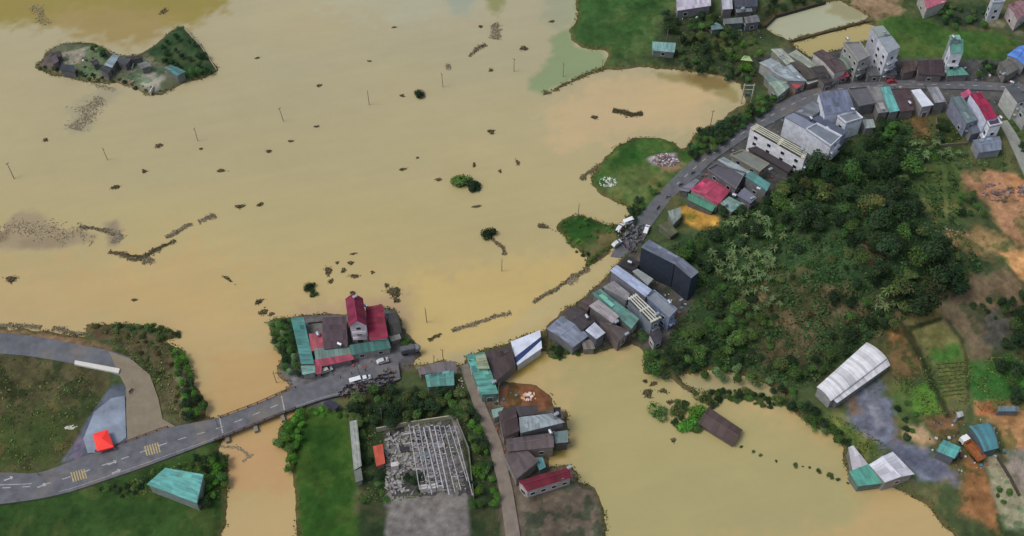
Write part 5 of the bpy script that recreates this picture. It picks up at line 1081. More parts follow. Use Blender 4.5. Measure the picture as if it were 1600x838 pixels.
for k in range(10):                                 # long beams
    xa = 638+k*8.0; a = gp(xa, 664+rr.uniform(-3, 3), 5.0); b_ = gp(xa+18+k*1.2, 772+rr.uniform(-22, 4), 5.0)
    m_ = MB(); L = math.dist(a, b_); m_.box(((a[0]+b_[0])/2, (a[1]+b_[1])/2, 4.6), (L, .34 if 2 < k < 6 else .2, .3), math.atan2(b_[1]-a[1], b_[0]-a[0])+rr.gauss(0, .01)); m_.build('beam', beam_m, t)
for k in range(9):                                 # cross rafters
    for j in range(16):
        if rr.random() < .34: continue
        f = (j+rr.uniform(0, .4))/16; xa = 638+k*8.0+20*f; ya = 664+106*f
        a = gp(xa+1, ya, 4.9); b_ = gp(xa+8, ya-1.5, 4.9); L = math.dist(a, b_); m_ = MB()
        m_.box(((a[0]+b_[0])/2, (a[1]+b_[1])/2, 4.42-rr.uniform(0, .5)), (L*rr.uniform(.5, 1), rr.uniform(.2, .5), .12), math.atan2(b_[1]-a[1], b_[0]-a[0])+rr.gauss(0, .2)); m_.build('rafter', raft_m, t)
for k in range(9):                                 # posts and stubs of wall
    for j in range(6):
        if rr.random() < .35: continue
        px_, py_ = 608+k*13+j*3, 678+j*17; x, y = gp(px_, py_, 3.0); h_ = rr.uniform(.6, 3.0); m_ = MB()
        m_.box((x, y, 1.5+h_/2), (rr.choice((.3, .3, 2.2)), rr.choice((.25, .25, 1.4)), h_), R(12)); m_.build('wall_stub', stub_m, t)
m_ = MB()
for k in range(520):                                # broken slabs and rubble
    px_, py_ = rr.uniform(603, 690), rr.uniform(676, 770)
    if (px_-648)**2/18**2+(py_-752)**2/18**2 < 1: continue
    x, y = gp(px_, py_, 1.8); m_.box((x, y, 1.6+rr.uniform(0, .5)), (rr.uniform(.25, 1.6), rr.uniform(.2, .9), rr.uniform(.08, .4)), rr.uniform(0, 3))
m_.build('rubble', mat((150, 147, 146), .9, var=.6, scale=.9), t)
for k, (px_, py_, w_) in enumerate(((632,702,'dark square water basin in the ruined building'),(664,712,'grey green tarpaulin square in the ruined building'))):
    x, y = gp(px_, py_, 2.0); m_ = MB(); m_.box((x, y, 1.9), (2.6, 2.4, .7), .2); m_.box((x, y, 2.26), (3.0, .2, .1), .2)
    tag(m_.build(('basin', 'tarpaulin')[k], mat(((60, 56, 62), (110, 130, 128))[k], .8)), w_, ('basin', 'tarpaulin')[k])
# other walls and fences
wall([(806,571),(795,578),(783,590),(779,600),(778,628)], .6, 1.6, .25, 'curved cream coloured yard wall beside the brown soil patch', (176,168,120))
wall([(1560,712),(1580,745),(1594,772)], 1.4, 1.4, .25, 'dark fence wall along the concrete path at the bottom right', (84,74,70))
wall([(1206,88),(1216,82),(1242,97)], 1.4, 1.0, .2, 'low pale wall between the paddy and the pale roofed houses', (150,146,130))
wall([(1463,183),(1470,226),(1514,222)], 1.4, 1.2, .2, 'low stone wall round the olive garden plot', (120,116,100))
wall([(1229,66),(1290,50),(1350,34),(1375,32)], .0, .8, .7, 'dark earth bank dividing the two flooded paddies', (74,66,48), 'earth_bank', 'bank')
wall([(1196,40),(1212,24),(1290,2)], .6, 1.0, .6, 'dark earth bank along the upper side of the flooded paddies', (62,62,52), 'earth_bank', 'bank')
wall([(482,505),(504,503)], .4, 1.2, .4, 'black beam fence between the long teal shed and the brown roof', (44,34,32), 'fence', 'fence')
wall([(652,577),(668,572),(688,566)], .6, 1.8, .25, 'brown timber fence at the flood edge by the tin huts', (92,78,56), 'fence', 'fence')
wall([(288,44),(314,72),(338,108)], .2, .8, .2, 'pale broken fence down the right edge of the flooded island', (170,166,146), 'fence', 'fence')
wall([(212,90),(206,105)], 1.2, .9, .25, 'short white wall in the middle of the flooded island', (210,208,200))
wall([(239,134),(234,144)], 1.2, .9, .25, 'short white wall at the lower point of the flooded island', (210,208,200))
# piles
def pile(px, py, rx, ry, h, n, rgbs, label, name, cat, lo=.2, hi=.9):
    x, y, z = at(px, py); rr = random.Random(int(px)); m_ = MB()
    for k in range(n):
        a, r_ = rr.uniform(0, 6.28), math.sqrt(rr.random()); s = rr.uniform(lo, hi)
        xx, yy = x+rx*r_*math.cos(a), y+ry*r_*math.sin(a); zz = ground_z(xx, yy) if name != 'driftwood' else 0
        m_.box((xx, yy, max(zz, 0)+h*(1-r_)*rr.random()+s*.1), (s, s*rr.uniform(.4, 1), s*.5), rr.uniform(0, 3), rr.randrange(len(rgbs)))
    tag(m_.build(name, [mat(c, .9) for c in rgbs]), label, cat, kind='stuff' if name in ('spoil_heap', 'rubble_heap', 'litter', 'debris') else None)
pile(1040, 249, 5.0, 2.6, .8, 260, ((160,150,158),(120,112,120),(190,186,186),(130,96,92)), 'heap of grey and pinkish rubble on the meadow beside the village road', 'rubble_heap', 'rubble')
pile(950, 285, 3.4, 2.4, .3, 70, ((220,222,216),(190,196,190)), 'scatter of white litter on the lower left of the big meadow', 'litter', 'litter', .15, .6)
pile(826, 620, 2.5, 1.5, .2, 16, ((210,170,130),(220,200,190)), 'few pale planks lying on the brown soil patch', 'planks', 'planks', .4, 1.4)
pile(720, 605, .8, 3.5, .4, 60, ((200,196,170),(70,66,60)), 'string of pale rubbish along the left edge of the lane', 'rubbish', 'litter', .2, .7)
pile(1484, 712, 4.0, 2.0, .6, 110, ((60,58,70),(90,84,96),(40,40,44)), 'dark scrap heap below the small square teal roofed building', 'scrap_heap', 'scrap')
pile(1570, 300, 9, 5, .25, 61, ((120,100,104),(150,120,100),(96,78,70)), 'scattered spoil on the reddish earthworks at the right', 'spoil_heap', 'rubble', .4, 1.6)
pile(1500, 368, 9, 2.5, .2, 40, ((160,148,124),(110,92,66)), 'scattered pale debris on the brown strip below the grass slope', 'debris', 'rubble', .2, .7)
pile(110, 668, 2.0, .8, .3, 30, ((190,188,176),), 'small white litter patch in the dark field left of the pavement', 'litter', 'litter', .2, .8)
# ---------------------------------------------------------------- foliage
def leafmesh(name, pts, nrm, size, tint, m, elong=1.0):
    n = len(pts); pts = np.asarray(pts); nrm = np.asarray(nrm); nrm = nrm/np.linalg.norm(nrm, axis=1)[:, None]
    r = np.random.randn(n, 3); u = np.cross(nrm, r); u /= np.linalg.norm(u, axis=1)[:, None]+1e-9; w = np.cross(nrm, u)
    s = np.asarray(size).reshape(-1, 1)
    # three-sided leaf clumps bent a little: 5-vertex star-like fans read less like cards than squares
    V = np.stack([pts-u*s*elong, pts-w*s*.55-u*s*.2, pts+u*s*elong*.9+nrm*s*.25, pts+w*s*.6+u*s*.1], 1).reshape(-1, 3)
    me = bpy.data.meshes.new(name); me.vertices.add(n*4); me.vertices.foreach_set('co', V.astype(np.float32).ravel())
    me.loops.add(n*4); me.loops.foreach_set('vertex_index', np.arange(n*4, dtype=np.int32))
    me.polygons.add(n); me.polygons.foreach_set('loop_start', np.arange(0, n*4, 4, dtype=np.int32)); me.update(calc_edges=True)
    ca = me.color_attributes.new('tint', 'FLOAT_COLOR', 'POINT')
    tc = np.ones((n, 4)); tc[:, :3] = tint; ca.data.foreach_set('color', np.repeat(tc, 4, axis=0).astype(np.float32).ravel())
    me.materials.append(m); return me
def crown_mesh(rng, m, lobes=7, per=110, flat=.75, name='crown', size=.11):
    P, N, S, T = [], [], [], []
    for k in range(lobes):
        a = rng.uniform(0, 6.28); d = rng.uniform(0, .62)*(k > 0); cz = rng.uniform(-.25, .35)*(1-d*.6)
        c = np.array([d*math.cos(a), d*math.sin(a), cz]); r = rng.uniform(.32, .58)
        q = rng.standard_normal((per, 3)); q /= np.linalg.norm(q, axis=1)[:, None]
        rad = r*rng.uniform(.6, 1.08, (per, 1)); p = c+q*rad*np.array([1, 1, flat])
        tt = rng.uniform(.75, 1.3)
        P.append(p); N.append(q+np.array([0, 0, .6])+rng.standard_normal((per, 3))*.5); S.append(rng.uniform(.6, 1.5, per)*size)
        T.append(np.clip(np.stack([rng.normal(tt, .2, per)*rng.uniform(.9, 1.15), rng.normal(tt, .18, per), rng.normal(tt*.9, .2, per)], 1), .3, 2.2))
    return leafmesh(name, np.concatenate(P), np.concatenate(N), np.concatenate(S), np.concatenate(T), m)
rng = np.random.default_rng(11)
LEAF = {'dark': mat((46, 63, 43), .85, 'leaf', var=.25, scale=.12, spec=.1), 'mid': mat((72, 100, 52), .8, 'leaf', var=.25, scale=.12, spec=.15),
        'bright': mat((84, 122, 48), .8, 'leaf', var=.25, scale=.15, spec=.15), 'olive': mat((78, 92, 56), .85, 'leaf', var=.25, scale=.15, spec=.1),
        'pale': mat((92, 116, 78), .8, 'leaf', var=.2, scale=.15, spec=.2), 'brown': mat((76, 64, 46), .9, 'leaf', var=.3, scale=.3, spec=.1)}
bark = mat((88, 76, 62), .95)
CR = {k: [crown_mesh(rng, m, lobes=int(rng.integers(4, 12)), per=int(rng.integers(130, 200)), flat=rng.uniform(.55, 1.0), size=rng.uniform(.06, .1)) for _ in range(6)] for k, m in LEAF.items()}
def trunk_mesh(rng):
    m_ = MB(); m_.tube((0, 0, -.3), (.04, .02, .5), .075, .05, 7)
    for k in range(5):
        a = rng.uniform(0, 6.28); m_.tube((.04, .02, .45), (.45*math.cos(a), .45*math.sin(a), rng.uniform(.8, 1.15)), .04, .012, 5)
    o = m_.build('trunk', bark); me = o.data; C.objects.unlink(o); bpy.data.objects.remove(o); return me
TRK = [trunk_mesh(rng) for _ in range(3)]
placed = []
specs = []
def tree(px, py, r, kind, label, group, hf=1.0, cat='tree', name='tree'):
    hc = r*1.25*hf; x, y, z = at(px, py, hc)
    specs.append((r/math.sqrt(x*x+y*y+CAM_H**2), x, y, max(z, -.5)-.1, rng.uniform(0, 6.28), (r*rng.uniform(.88, 1.12), r*rng.uniform(.88, 1.12), r*hf*rng.uniform(.85, 1.15)), kind, int(rng.integers(0, 6)), label, group))
    placed.append((x, y, r))
def grow():
    specs.sort(key=lambda q: -q[0]-(10 if q[9] is None else 0))
    for (_, x, y, z, a, sc, kind, v_, label, group) in specs[:NT]:
        t = empty('tree', (x, y, z), a); tag(t, label, 'tree', group); t.scale = sc
        c = bpy.data.objects.new('crown', CR[kind][v_]); put(c, t); c.location = (0, 0, 1.2)
        k = bpy.data.objects.new('trunk', TRK[v_ % 3]); put(k, t)
    V, T, MI = [], [], []; keys = list(LEAF)
    for (_, x, y, z, a, sc, kind, v_, label, group) in specs[NT:]:
        me = CR[kind][v_]; n = len(me.vertices); co = np.empty(n*3, np.float32); me.vertices.foreach_get('co', co); co = co.reshape(-1, 3)+np.array([0, 0, 1.2])
        co = co*np.array(sc); c, s_ = math.cos(a), math.sin(a); co = np.stack([co[:, 0]*c-co[:, 1]*s_+x, co[:, 0]*s_+co[:, 1]*c+y, co[:, 2]+z], 1)
        tc = np.empty(n*4, np.float32); me.color_attributes['tint'].data.foreach_get('color', tc); tc = tc.reshape(-1, 4); tc[:, :3] *= rng.uniform(.75, 1.3)
        V.append(co); T.append(tc); MI.append(np.full(n//4, keys.index(kind)))
    V = np.concatenate(V); T = np.concatenate(T); MI = np.concatenate(MI); n = len(V)
    me = bpy.data.meshes.new('woodland'); me.vertices.add(n); me.vertices.foreach_set('co', V.astype(np.float32).ravel())
    me.loops.add(n); me.loops.foreach_set('vertex_index', np.arange(n, dtype=np.int32)); me.polygons.add(n//4); me.polygons.foreach_set('loop_start', np.arange(0, n, 4, dtype=np.int32)); me.update(calc_edges=True)
    for k in keys: me.materials.append(LEAF[k])
    me.polygons.foreach_set('material_index', MI.astype(np.int32)); ca = me.color_attributes.new('tint', 'FLOAT_COLOR', 'POINT'); ca.data.foreach_set('color', T.ravel())
    o = bpy.data.objects.new('woodland', me); put(o); tag(o, 'smaller trees merging into thickets round the village, hedge and shores', 'woodland', kind='stuff')
NT = 280
def shrub(px, py, r, kind, label, group, cat='bush', name='bush', flat=.8, z=None):
    x, y, zz = at(px, py, r*.4); o = bpy.data.objects.new(name, CR[kind][rng.integers(0, 6)]); put(o)
    o.location = (x, y, (zz if z is None else z)+r*.25); o.rotation_euler = (0, 0, rng.uniform(0, 6.28)); o.scale = (r*rng.uniform(.85, 1.15), r*rng.uniform(.85, 1.15), r*flat)
    tag(o, label, cat, group); placed.append((x, y, r)); return o
def inpoly(px, py, poly):
    c = False; j = len(poly)-1
    for i in range(len(poly)):
        if (poly[i][1] > py) != (poly[j][1] > py) and px < (poly[j][0]-poly[i][0])*(py-poly[i][1])/(poly[j][1]-poly[i][1])+poly[i][0]: c = not c
        j = i
    return c
quads = [[(p[0], p[1]) for p in v[2]] for v in BZ.values()]
def zone(poly, n, r0, r1, kinds, label, group, f=tree, gap=.75, **kw):
    xs_ = [p[0] for p in poly]; ys_ = [p[1] for p in poly]; loc = []; cnt = 0
    for _ in range(n*30):
        if cnt >= n: break
        px, py = rng.uniform(min(xs_), max(xs_)), rng.uniform(min(ys_), max(ys_))
        if not inpoly(px, py, poly): continue
        r = rng.uniform(r0, r1); x, y, z = at(px, py, r)
        if any((x-a)**2+(y-b_)**2 < ((r+c)*gap)**2 for a, b_, c in loc): continue
        if any(min(math.dist((x, y), q_) for q_ in qd) < r*.6 or inpoly(x, y, qd) for qd in quads): continue
        loc.append((x, y, r)); cnt += 1
        f(px, py, r, kinds[rng.integers(0, len(kinds))], label, group, **kw)
zone([(1190,330),(1230,275),(1300,240),(1390,200),(1430,225),(1425,290),(1440,345),(1505,400),(1515,440),(1470,480),(1420,470),(1380,430),(1345,400),(1300,350),(1230,345)], 84, 1.9, 5.6, ['dark','dark','dark','mid','olive'], 'large dark tree in the hilltop wood', 'large trees of the hilltop wood', gap=.66, hf=1.1)
zone([(1045,400),(1090,370),(1130,390),(1130,440),(1100,480),(1090,520),(1060,540),(1030,560),(1010,570),(1100,575),(1160,560),(1200,500),(1160,470),(1150,430)], 34, 1.6, 4.0, ['dark','mid','mid','olive'], 'bushy green tree behind the navy block', 'trees on the slope behind the navy block', gap=.7)
zone([(1120,330),(1200,310),(1260,260),(1300,300),(1290,350),(1200,360),(1150,380),(1110,365)], 30, 1.5, 3.4, ['dark','mid','dark'], 'dark green tree behind the pink roofed house', 'trees on the slope behind the pink roof', gap=.75)
zone([(1300,450),(1370,430),(1430,480),(1400,510),(1350,530),(1290,580),(1240,600),(1200,570),(1270,560),(1310,510)], 28, 1.5, 4.0, ['dark','dark','mid','olive'], 'dark tree above the white warehouse', 'trees above the warehouse', gap=.75)
zone([(1140,440),(1290,430),(1300,480),(1260,560),(1180,570),(1140,500)], 22, 1.0, 2.0, ['olive','mid','brown','dark'], 'scrubby bush on the brown hill patch', 'bushes on the brown hill patch', f=shrub)
zone([(1090,575),(1160,575),(1240,610),(1310,668),(1318,690),(1270,668),(1225,632),(1190,600),(1100,584)], 34, 1.5, 2.6, ['mid','dark','mid','pale'], 'green tree on the upper pond shore', 'trees along the pond shore', gap=.6)
zone([(1008,545),(1060,548),(1090,575),(1050,592),(1006,582)], 14, 1.5, 2.5, ['mid','dark'], 'tree crowded at the pond corner below the waterside cluster', 'trees at the pond corner', gap=.55)
zone([(1072,236),(1095,203),(1110,200),(1165,175),(1190,148),(1212,150),(1216,158),(1165,194),(1112,232),(1085,248)], 60, 1.5, 2.3, ['dark','dark','mid'], 'dark tree in the village road hedge', 'hedge trees along the village road', gap=.5)
zone([(975,330),(1000,300),(1030,282),(1040,286),(1015,312),(990,345)], 12, 1.1, 1.8, ['dark','mid'], 'small dark tree between the meadow and the village road', 'trees between meadow and road', gap=.6)
zone([(1040,20),(1060,25),(1120,22),(1150,55),(1150,100),(1145,122),(1090,108),(1060,95),(1062,60),(1040,50)], 46, 1.5, 2.8, ['dark','dark','mid','olive'], 'dark garden tree above the muddy bay', 'garden trees above the bay', gap=.62)
zone([(1120,70),(1190,60),(1195,85),(1180,130),(1150,120)], 16, 1.2, 2.2, ['mid','bright','olive'], 'light green tree beside the bend', 'trees near the bend', gap=.7)
tree(1166, 104, 2.6, 'bright', 'bright lime green tree right below the pale shelter near the bend', None)
zone([(548,622),(600,602),(650,606),(720,606),(738,650),(716,652),(700,642),(600,662),(560,665),(548,645)], 34, 1.8, 3.2, ['dark','dark','olive','mid'], 'dark tree above the ruined building', 'trees above the ruined building', gap=.6)
zone([(722,640),(742,640),(760,690),(776,762),(780,790),(735,790),(738,720)], 24, 1.4, 2.4, ['mid','bright','dark'], 'green tree beside the lane', 'trees beside the lane', gap=.62)
zone([(636,740),(652,736),(662,752),(658,775),(634,775)], 4, 1.4, 2.0, ['dark'], 'dark tree growing inside the ruined building', 'trees inside the ruin', gap=.6)
zone([(566,665),(584,668),(584,700),(590,735),(604,750),(604,790),(570,790),(568,740)], 9, 1.2, 2.2, ['dark','mid'], 'dark bush between the white corridor and the ruined building', 'bushes beside the corridor', f=shrub)
zone([(432,672),(455,650),(470,640),(482,640),(470,670),(462,715),(452,738),(448,704),(434,692)], 22, 1.3, 2.3, ['bright','mid','bright'], 'bright tree rimming the round meadow', 'trees rimming the round meadow', gap=.55)
zone([(480,638),(530,636),(542,650),(500,650)], 9, 1.0, 1.8, ['bright','mid'], 'light green bush on the upper rim of the round meadow', 'bushes on the meadow rim', f=shrub)
zone([(140,508),(200,508),(272,514),(278,522),(250,530),(190,528),(145,522)], 20, 1.0, 1.9, ['mid','dark','olive'], 'riverbank bush above the concrete bend', 'riverbank bushes at the water edge', f=shrub, gap=.6)
zone([(262,540),(288,548),(290,572),(304,585),(304,610),(325,635),(312,652),(292,648),(286,610),(278,580)], 26, 1.4, 2.3, ['mid','bright','dark'], 'green riverside tree left of the bridge', 'riverside trees left of the bridge', gap=.55)
zone([(200,530),(250,535),(275,570),(280,620),(290,655),(262,640),(250,590),(220,555)], 14, .7, 1.4, ['olive','olive','brown'], 'olive scrub bush on the rough bank', 'scrub on the rough bank', f=shrub)
zone([(416,505),(440,500),(455,505),(468,560),(478,590),(468,595),(445,575),(440,555),(425,530)], 22, 1.2, 2.1, ['dark','mid','pale'], 'dark tree left of the teal shed', 'trees left of the teal shed', gap=.55)
zone([(628,515),(648,530),(650,540),(632,542)], 5, 1.2, 1.8, ['mid'], 'green bush above the covered lorry', 'bushes above the lorry', f=shrub, gap=.5)
zone([(300,712),(345,700),(354,720),(356,752),(320,790),(322,745)], 16, 1.3, 2.1, ['mid','dark','bright'], 'green tree beside the turquoise roof', 'trees beside the turquoise roof', gap=.55)
zone([(150,765),(225,745),(250,728),(300,716),(318,738),(262,728),(230,742),(215,780)], 18, .8, 1.5, ['mid','dark'], 'low bush above the turquoise roof', 'bushes above the turquoise roof', f=shrub, gap=.6)
zone([(235,72),(260,58),(284,44),(312,74),(338,110),(300,124),(290,108),(265,98),(238,94)], 22, 1.0, 1.7, ['dark','dark','mid'], 'dark tree on the island', 'trees on the flooded island', gap=.5)
zone([(57,108),(120,122),(180,128),(214,138),(236,146),(230,140),(180,120),(120,112),(60,100)], 20, .8, 1.3, ['dark','olive'], 'dark bush along the island shore', 'bushes along the island shore', f=shrub, gap=.6)
zone([(150,68),(172,80),(160,86),(140,76)], 5, 1.2, 1.8, ['dark','mid'], 'dark green tree on the back of the flooded island left of centre', 'trees at the back of the island', gap=.5)
zone([(875,348),(900,338),(930,342),(960,356),(940,370),(905,384),(885,368)], 16, .8, 1.6, ['bright','mid','bright'], 'bright bush on the small islet', 'bushes on the small islet', f=shrub, gap=.6)
zone([(885,374),(905,388),(925,400),(950,385),(958,372),(925,415),(914,415)], 12, .7, 1.2, ['dark','mid'], 'dark little bush on the lower edge of the small islet', 'bushes on the islet edge', f=shrub, gap=.6)
zone([(852,528),(880,540),(905,552),(860,562)], 7, 1.1, 1.7, ['dark','mid'], 'dark bush at the water left of the waterside cluster', 'bushes left of the waterside cluster', f=shrub, gap=.5)
zone([(998,500),(1010,512),(1000,530),(985,520)], 3, 1.5, 2.0, ['olive','mid'], 'garden tree at the rear of the long faded teal roof', 'trees behind the faded teal roof', gap=.5)
zone([(1560,470),(1620,450),(1625,640),(1575,620),(1560,560),(1580,520)], 34, 1.8, 3.2, ['dark','mid','dark'], 'dark tree along the right edge', 'trees along the right edge', gap=.65)
zone([(1500,300),(1530,300),(1545,330),(1520,350),(1500,335)], 8, 1.5, 2.4, ['mid','dark'], 'green tree at the head of the grass slope beside the earthworks', 'trees by the earthworks', gap=.6)
zone([(1400,195),(1450,230),(1500,232),(1520,245),(1590,262),(1560,268),(1500,262),(1440,255),(1400,230)], 28, 1.0, 1.9, ['pale','mid','bright','pale'], 'pale leafy bush in the garden belt', 'bushes in the garden belt', f=shrub, gap=.6)
zone([(1462,195),(1480,195),(1485,215),(1470,220)], 4, 1.3, 1.9, ['dark'], 'dark tree in the olive garden plot', 'trees in the garden plot', gap=.5)
zone([(1375,180),(1410,178),(1415,205),(1385,215)], 7, 1.6, 2.4, ['dark','mid'], 'round dark tree behind the turquoise and plum brown roofs', 'trees behind the roadside row', gap=.55)
zone([(1575,165),(1600,215),(1640,250),(1600,240),(1585,210)], 9, 1.2, 1.9, ['dark','mid'], 'dark bush right of the pale path', 'bushes beside the path', f=shrub, gap=.6)
zone([(1452,10),(1545,8),(1560,30),(1530,42),(1480,40)], 16, 1.4, 2.3, ['dark','mid','olive'], 'dark garden tree at top right', 'garden trees at the top right', gap=.7)
zone([(1525,98),(1562,96),(1560,118),(1530,120)], 7, 1.4, 2.1, ['dark','mid'], 'dark tree between the slender tower house and the blue roof', 'trees left of the blue roof', gap=.55)
zone([(1185,15),(1290,0),(1280,-10),(1190,-10)], 8, 1.6, 2.6, ['dark'], 'dark tree behind the flooded paddies', 'trees behind the paddies', gap=.7)
zone([(1420,590),(1395,610),(1400,660),(1425,700),(1440,650)], 7, .9, 1.6, ['mid','dark'], 'green bush between the yard and the vegetable field', 'bushes between yard and field', f=shrub)
zone([(1560,500),(1500,470),(1540,455),(1600,480)], 8, 1.0, 1.8, ['dark','olive'], 'dark bush on the brown slope at the right', 'bushes on the brown slope', f=shrub)
zone([(1280,640),(1330,690),(1345,720),(1320,700),(1270,660)], 10, 1.2, 2.0, ['mid','bright','dark'], 'green bush at the shore left of the blue grey yard', 'bushes left of the yard', f=shrub)
zone([(1556,752),(1575,758),(1585,790),(1560,790)], 4, 1.0, 1.6, ['dark','mid'], 'dark bush beside the muddy track at the bottom right', 'bushes beside the muddy track', f=shrub)
for px, py, r, k, lb in ((1025, 645, 4.4, 'mid', 'round green tree standing alone in the pond left of the sunken barn'),
    (1098, 622, 4.4, 'mid', 'tall green tree above the upper end of the sunken barn'),(1093, 642, 3.8, 'bright', 'green tree touching the left end of the sunken barn'),
    (1075, 664, 3.8, 'bright', 'spreading green tree in the pond below the sunken barn'),(1060, 638, 3.0, 'olive', 'olive green tree in the pond left of the sunken barn, nearer than the round one'),
    (1088, 658, 2.8, 'mid', 'small green tree squeezed against the lower left side of the sunken barn'),(1113, 630, 2.2, 'dark', 'dark small tree on the upper right of the sunken barn'),
    (655, 146, 2.6, 'dark', 'lone dark green treetop in the open flood near the top centre'),(718, 283, 4.0, 'mid', 'largest green treetop in the open flood at the centre'),
    (739, 289, 3.2, 'dark', 'dark treetop touching the right side of the largest one in the flood'),(763, 364, 3.4, 'dark', 'dark treetop above the long floating branch'),
    (484, 447, 2.6, 'dark', 'dark treetop in the flood above the brown roof of the pink cluster'),(489, 457, 1.9, 'dark', 'smaller dark treetop below and touching the one above the brown roof'),
    (552, 457, 1.3, 'olive', 'small olive treetop at the top of the magenta gable'),(240, 508, 1.2, 'mid', 'small round bush at the upper edge of the left riverbank')):
    shrub(px, py, r, k, lb, None, 'tree', 'treetop', .85)
zone([(1130,400),(1200,375),(1300,360),(1350,400),(1330,440),(1230,440),(1150,450)], 34, 1.0, 2.6, ['mid','dark','mid','olive'], 'low green bush in the hillside clearing', 'bushes in the hillside clearing', f=shrub, gap=.8)
zone([(1060,520),(1140,500),(1200,560),(1150,575),(1080,575)], 20, 1.4, 2.8, ['mid','dark'], 'green bush on the hill foot above the pond', 'bushes on the hill foot', f=shrub, gap=.6)
zone([(1110,612),(1140,606),(1185,612),(1215,624),(1240,634),(1225,640),(1180,630),(1120,624)], 26, .9, 1.9, ['mid','dark','olive'], 'half drowned bush between pond and pale inlet', 'half drowned bushes by the inlet', f=shrub, gap=.6, z=0)
zone([(1050,630),(1070,628),(1092,640),(1092,670),(1070,676),(1055,660)], 12, 1.2, 2.6, ['mid','bright','dark'], 'green bush around the sunken barn', 'bushes around the sunken barn', f=shrub, gap=.6, z=0)
# ---------------------------------------------------------------- banana plants
bl = mat((98, 118, 72), .6, 'leaf', var=.15, scale=.3, spec=.3)
def banana_mesh(rng):
    V, F, T = [], [], []
    for k in range(9):
        a = k*2*math.pi/9+rng.uniform(-.25, .25); L = rng.uniform(1.5, 2.4); W_ = .24; lift = rng.uniform(.5, 1.1); b0 = len(V); tt = rng.uniform(.6, 1.25)
        for s in range(6):
            f = s/5; rr_ = L*f; z = 2.2+lift*math.sin(f*2.2)*1.1-f*f*.9; w = W_*math.sin(math.pi*min(f*.9+.08, 1))
            for e in (-1, 0, 1):
                V.append((rr_*math.cos(a)-e*w*math.sin(a), rr_*math.sin(a)+e*w*math.cos(a), z-abs(e)*w*.35)); T.append(tt)
        for s in range(5):
            for e in range(2): i = b0+s*3+e; F.append((i, i+3, i+4, i+1))
    me = bpy.data.meshes.new('foliage'); me.from_pydata(V, [], F); ca = me.color_attributes.new('tint', 'FLOAT_COLOR', 'POINT')
    ca.data.foreach_set('color', np.array([[t, t, t, 1] for t in T]).ravel()); me.materials.append(bl); return me
BM = [banana_mesh(rng) for _ in range(3)]
m_ = MB(); m_.tube((0, 0, -.3), (0, 0, 2.3), .16, .1, 7); o = m_.build('stem', mat((120, 124, 84), .8)); STEM = o.data; C.objects.unlink(o); bpy.data.objects.remove(o)
def banana(px, py, r, kind, label, group):
    x, y, z = at(px, py, 2.6); t = empty('banana_plant', (x, y, max(z, 0)), rng.uniform(0, 6.28), r); tag(t, label, 'banana plant', group)
    c = bpy.data.objects.new('foliage', BM[rng.integers(0, 3)]); put(c, t); k = bpy.data.objects.new('stem', STEM); put(k, t)
B1L = 'banana plant behind the pink roofed house'
zone([(1130,345),(1180,325),(1215,335),(1240,370),(1200,400),(1150,385)], 20, .8, 1.2, [0], B1L, 'banana plants behind the pink roof', f=banana, gap=1.1)
zone([(1105,395),(1160,385),(1215,400),(1205,430),(1150,440),(1105,420)], 26, .8, 1.2, [0], 'banana plant above the navy block', 'banana plants above the navy block', f=banana, gap=1.1)
zone([(1150,440),(1200,430),(1230,470),(1180,480)], 9, .7, 1.0, [0], 'banana plant at the edge of the bare brown patch of the hill', 'banana plants at the brown patch', f=banana, gap=1.2)
zone([(1215,310),(1260,300),(1290,330),(1240,340)], 8, .8, 1.1, [0], 'banana plant at the foot of the hilltop wood', 'banana plants below the hilltop wood', f=banana, gap=1.2)
zone([(1425,215),(1500,228),(1510,245),(1430,245)], 10, .8, 1.1, [0], 'banana plant in the garden belt', 'banana plants in the garden belt', f=banana, gap=1.1)
zone([(1355,455),(1400,450),(1410,480),(1370,490)], 5, .9, 1.2, [0], 'blue green banana plant at the lower edge of the hilltop wood', 'banana plants below the wood', f=banana, gap=1.1)
# ---------------------------------------------------------------- undergrowth: low leaf clumps nobody could count, thick on green ground
def cover(name, label, cat, polys, n, size, m, zoff=.15, tb=1.0, tv=.35):
    P = []
    for poly, share in polys:
        xs_ = np.array([p[0] for p in poly]); ys_ = np.array([p[1] for p in poly]); k = 0; want = int(n*share)
        while k < want:
            px, py = rng.uniform(xs_.min(), xs_.max()), rng.uniform(ys_.min(), ys_.max())
            if not inpoly(px, py, poly): k += .2; continue
            x, y = gp(px, py, 1.5+ (6 if 1150 < px < 1480 and 250 < py < 520 else 0)); z = ground_z(x, y)
            k += 1
            if z < .5 or any(inpoly(x, y, qd) for qd in quads): continue
            P.append((x, y, z))
    P = np.array(P); clump = fbm(P[:, 0]*.25, P[:, 1]*.25, 3); keep = clump+rng.uniform(-.5, .5, len(P)) > -.15; P = P[keep]; clump = clump[keep]
    s = rng.uniform(.5, 1.5, len(P))*size*(1+.5*clump); P[:, 2] += zoff*rng.uniform(0, 2.2, len(P))*(1+clump)
    N = rng.standard_normal((len(P), 3))*.6+np.array([0, 0, 1.0]); t = tb*(1+tv*rng.standard_normal(len(P)))
    T = np.clip(np.stack([t*rng.uniform(.85, 1.25, len(P)), t, t*rng.uniform(.8, 1.1, len(P))], 1), .25, 2.2)
    me = leafmesh(name, P, N, s, T, m); o = bpy.data.objects.new(name, me); put(o); tag(o, label, cat, kind='stuff')
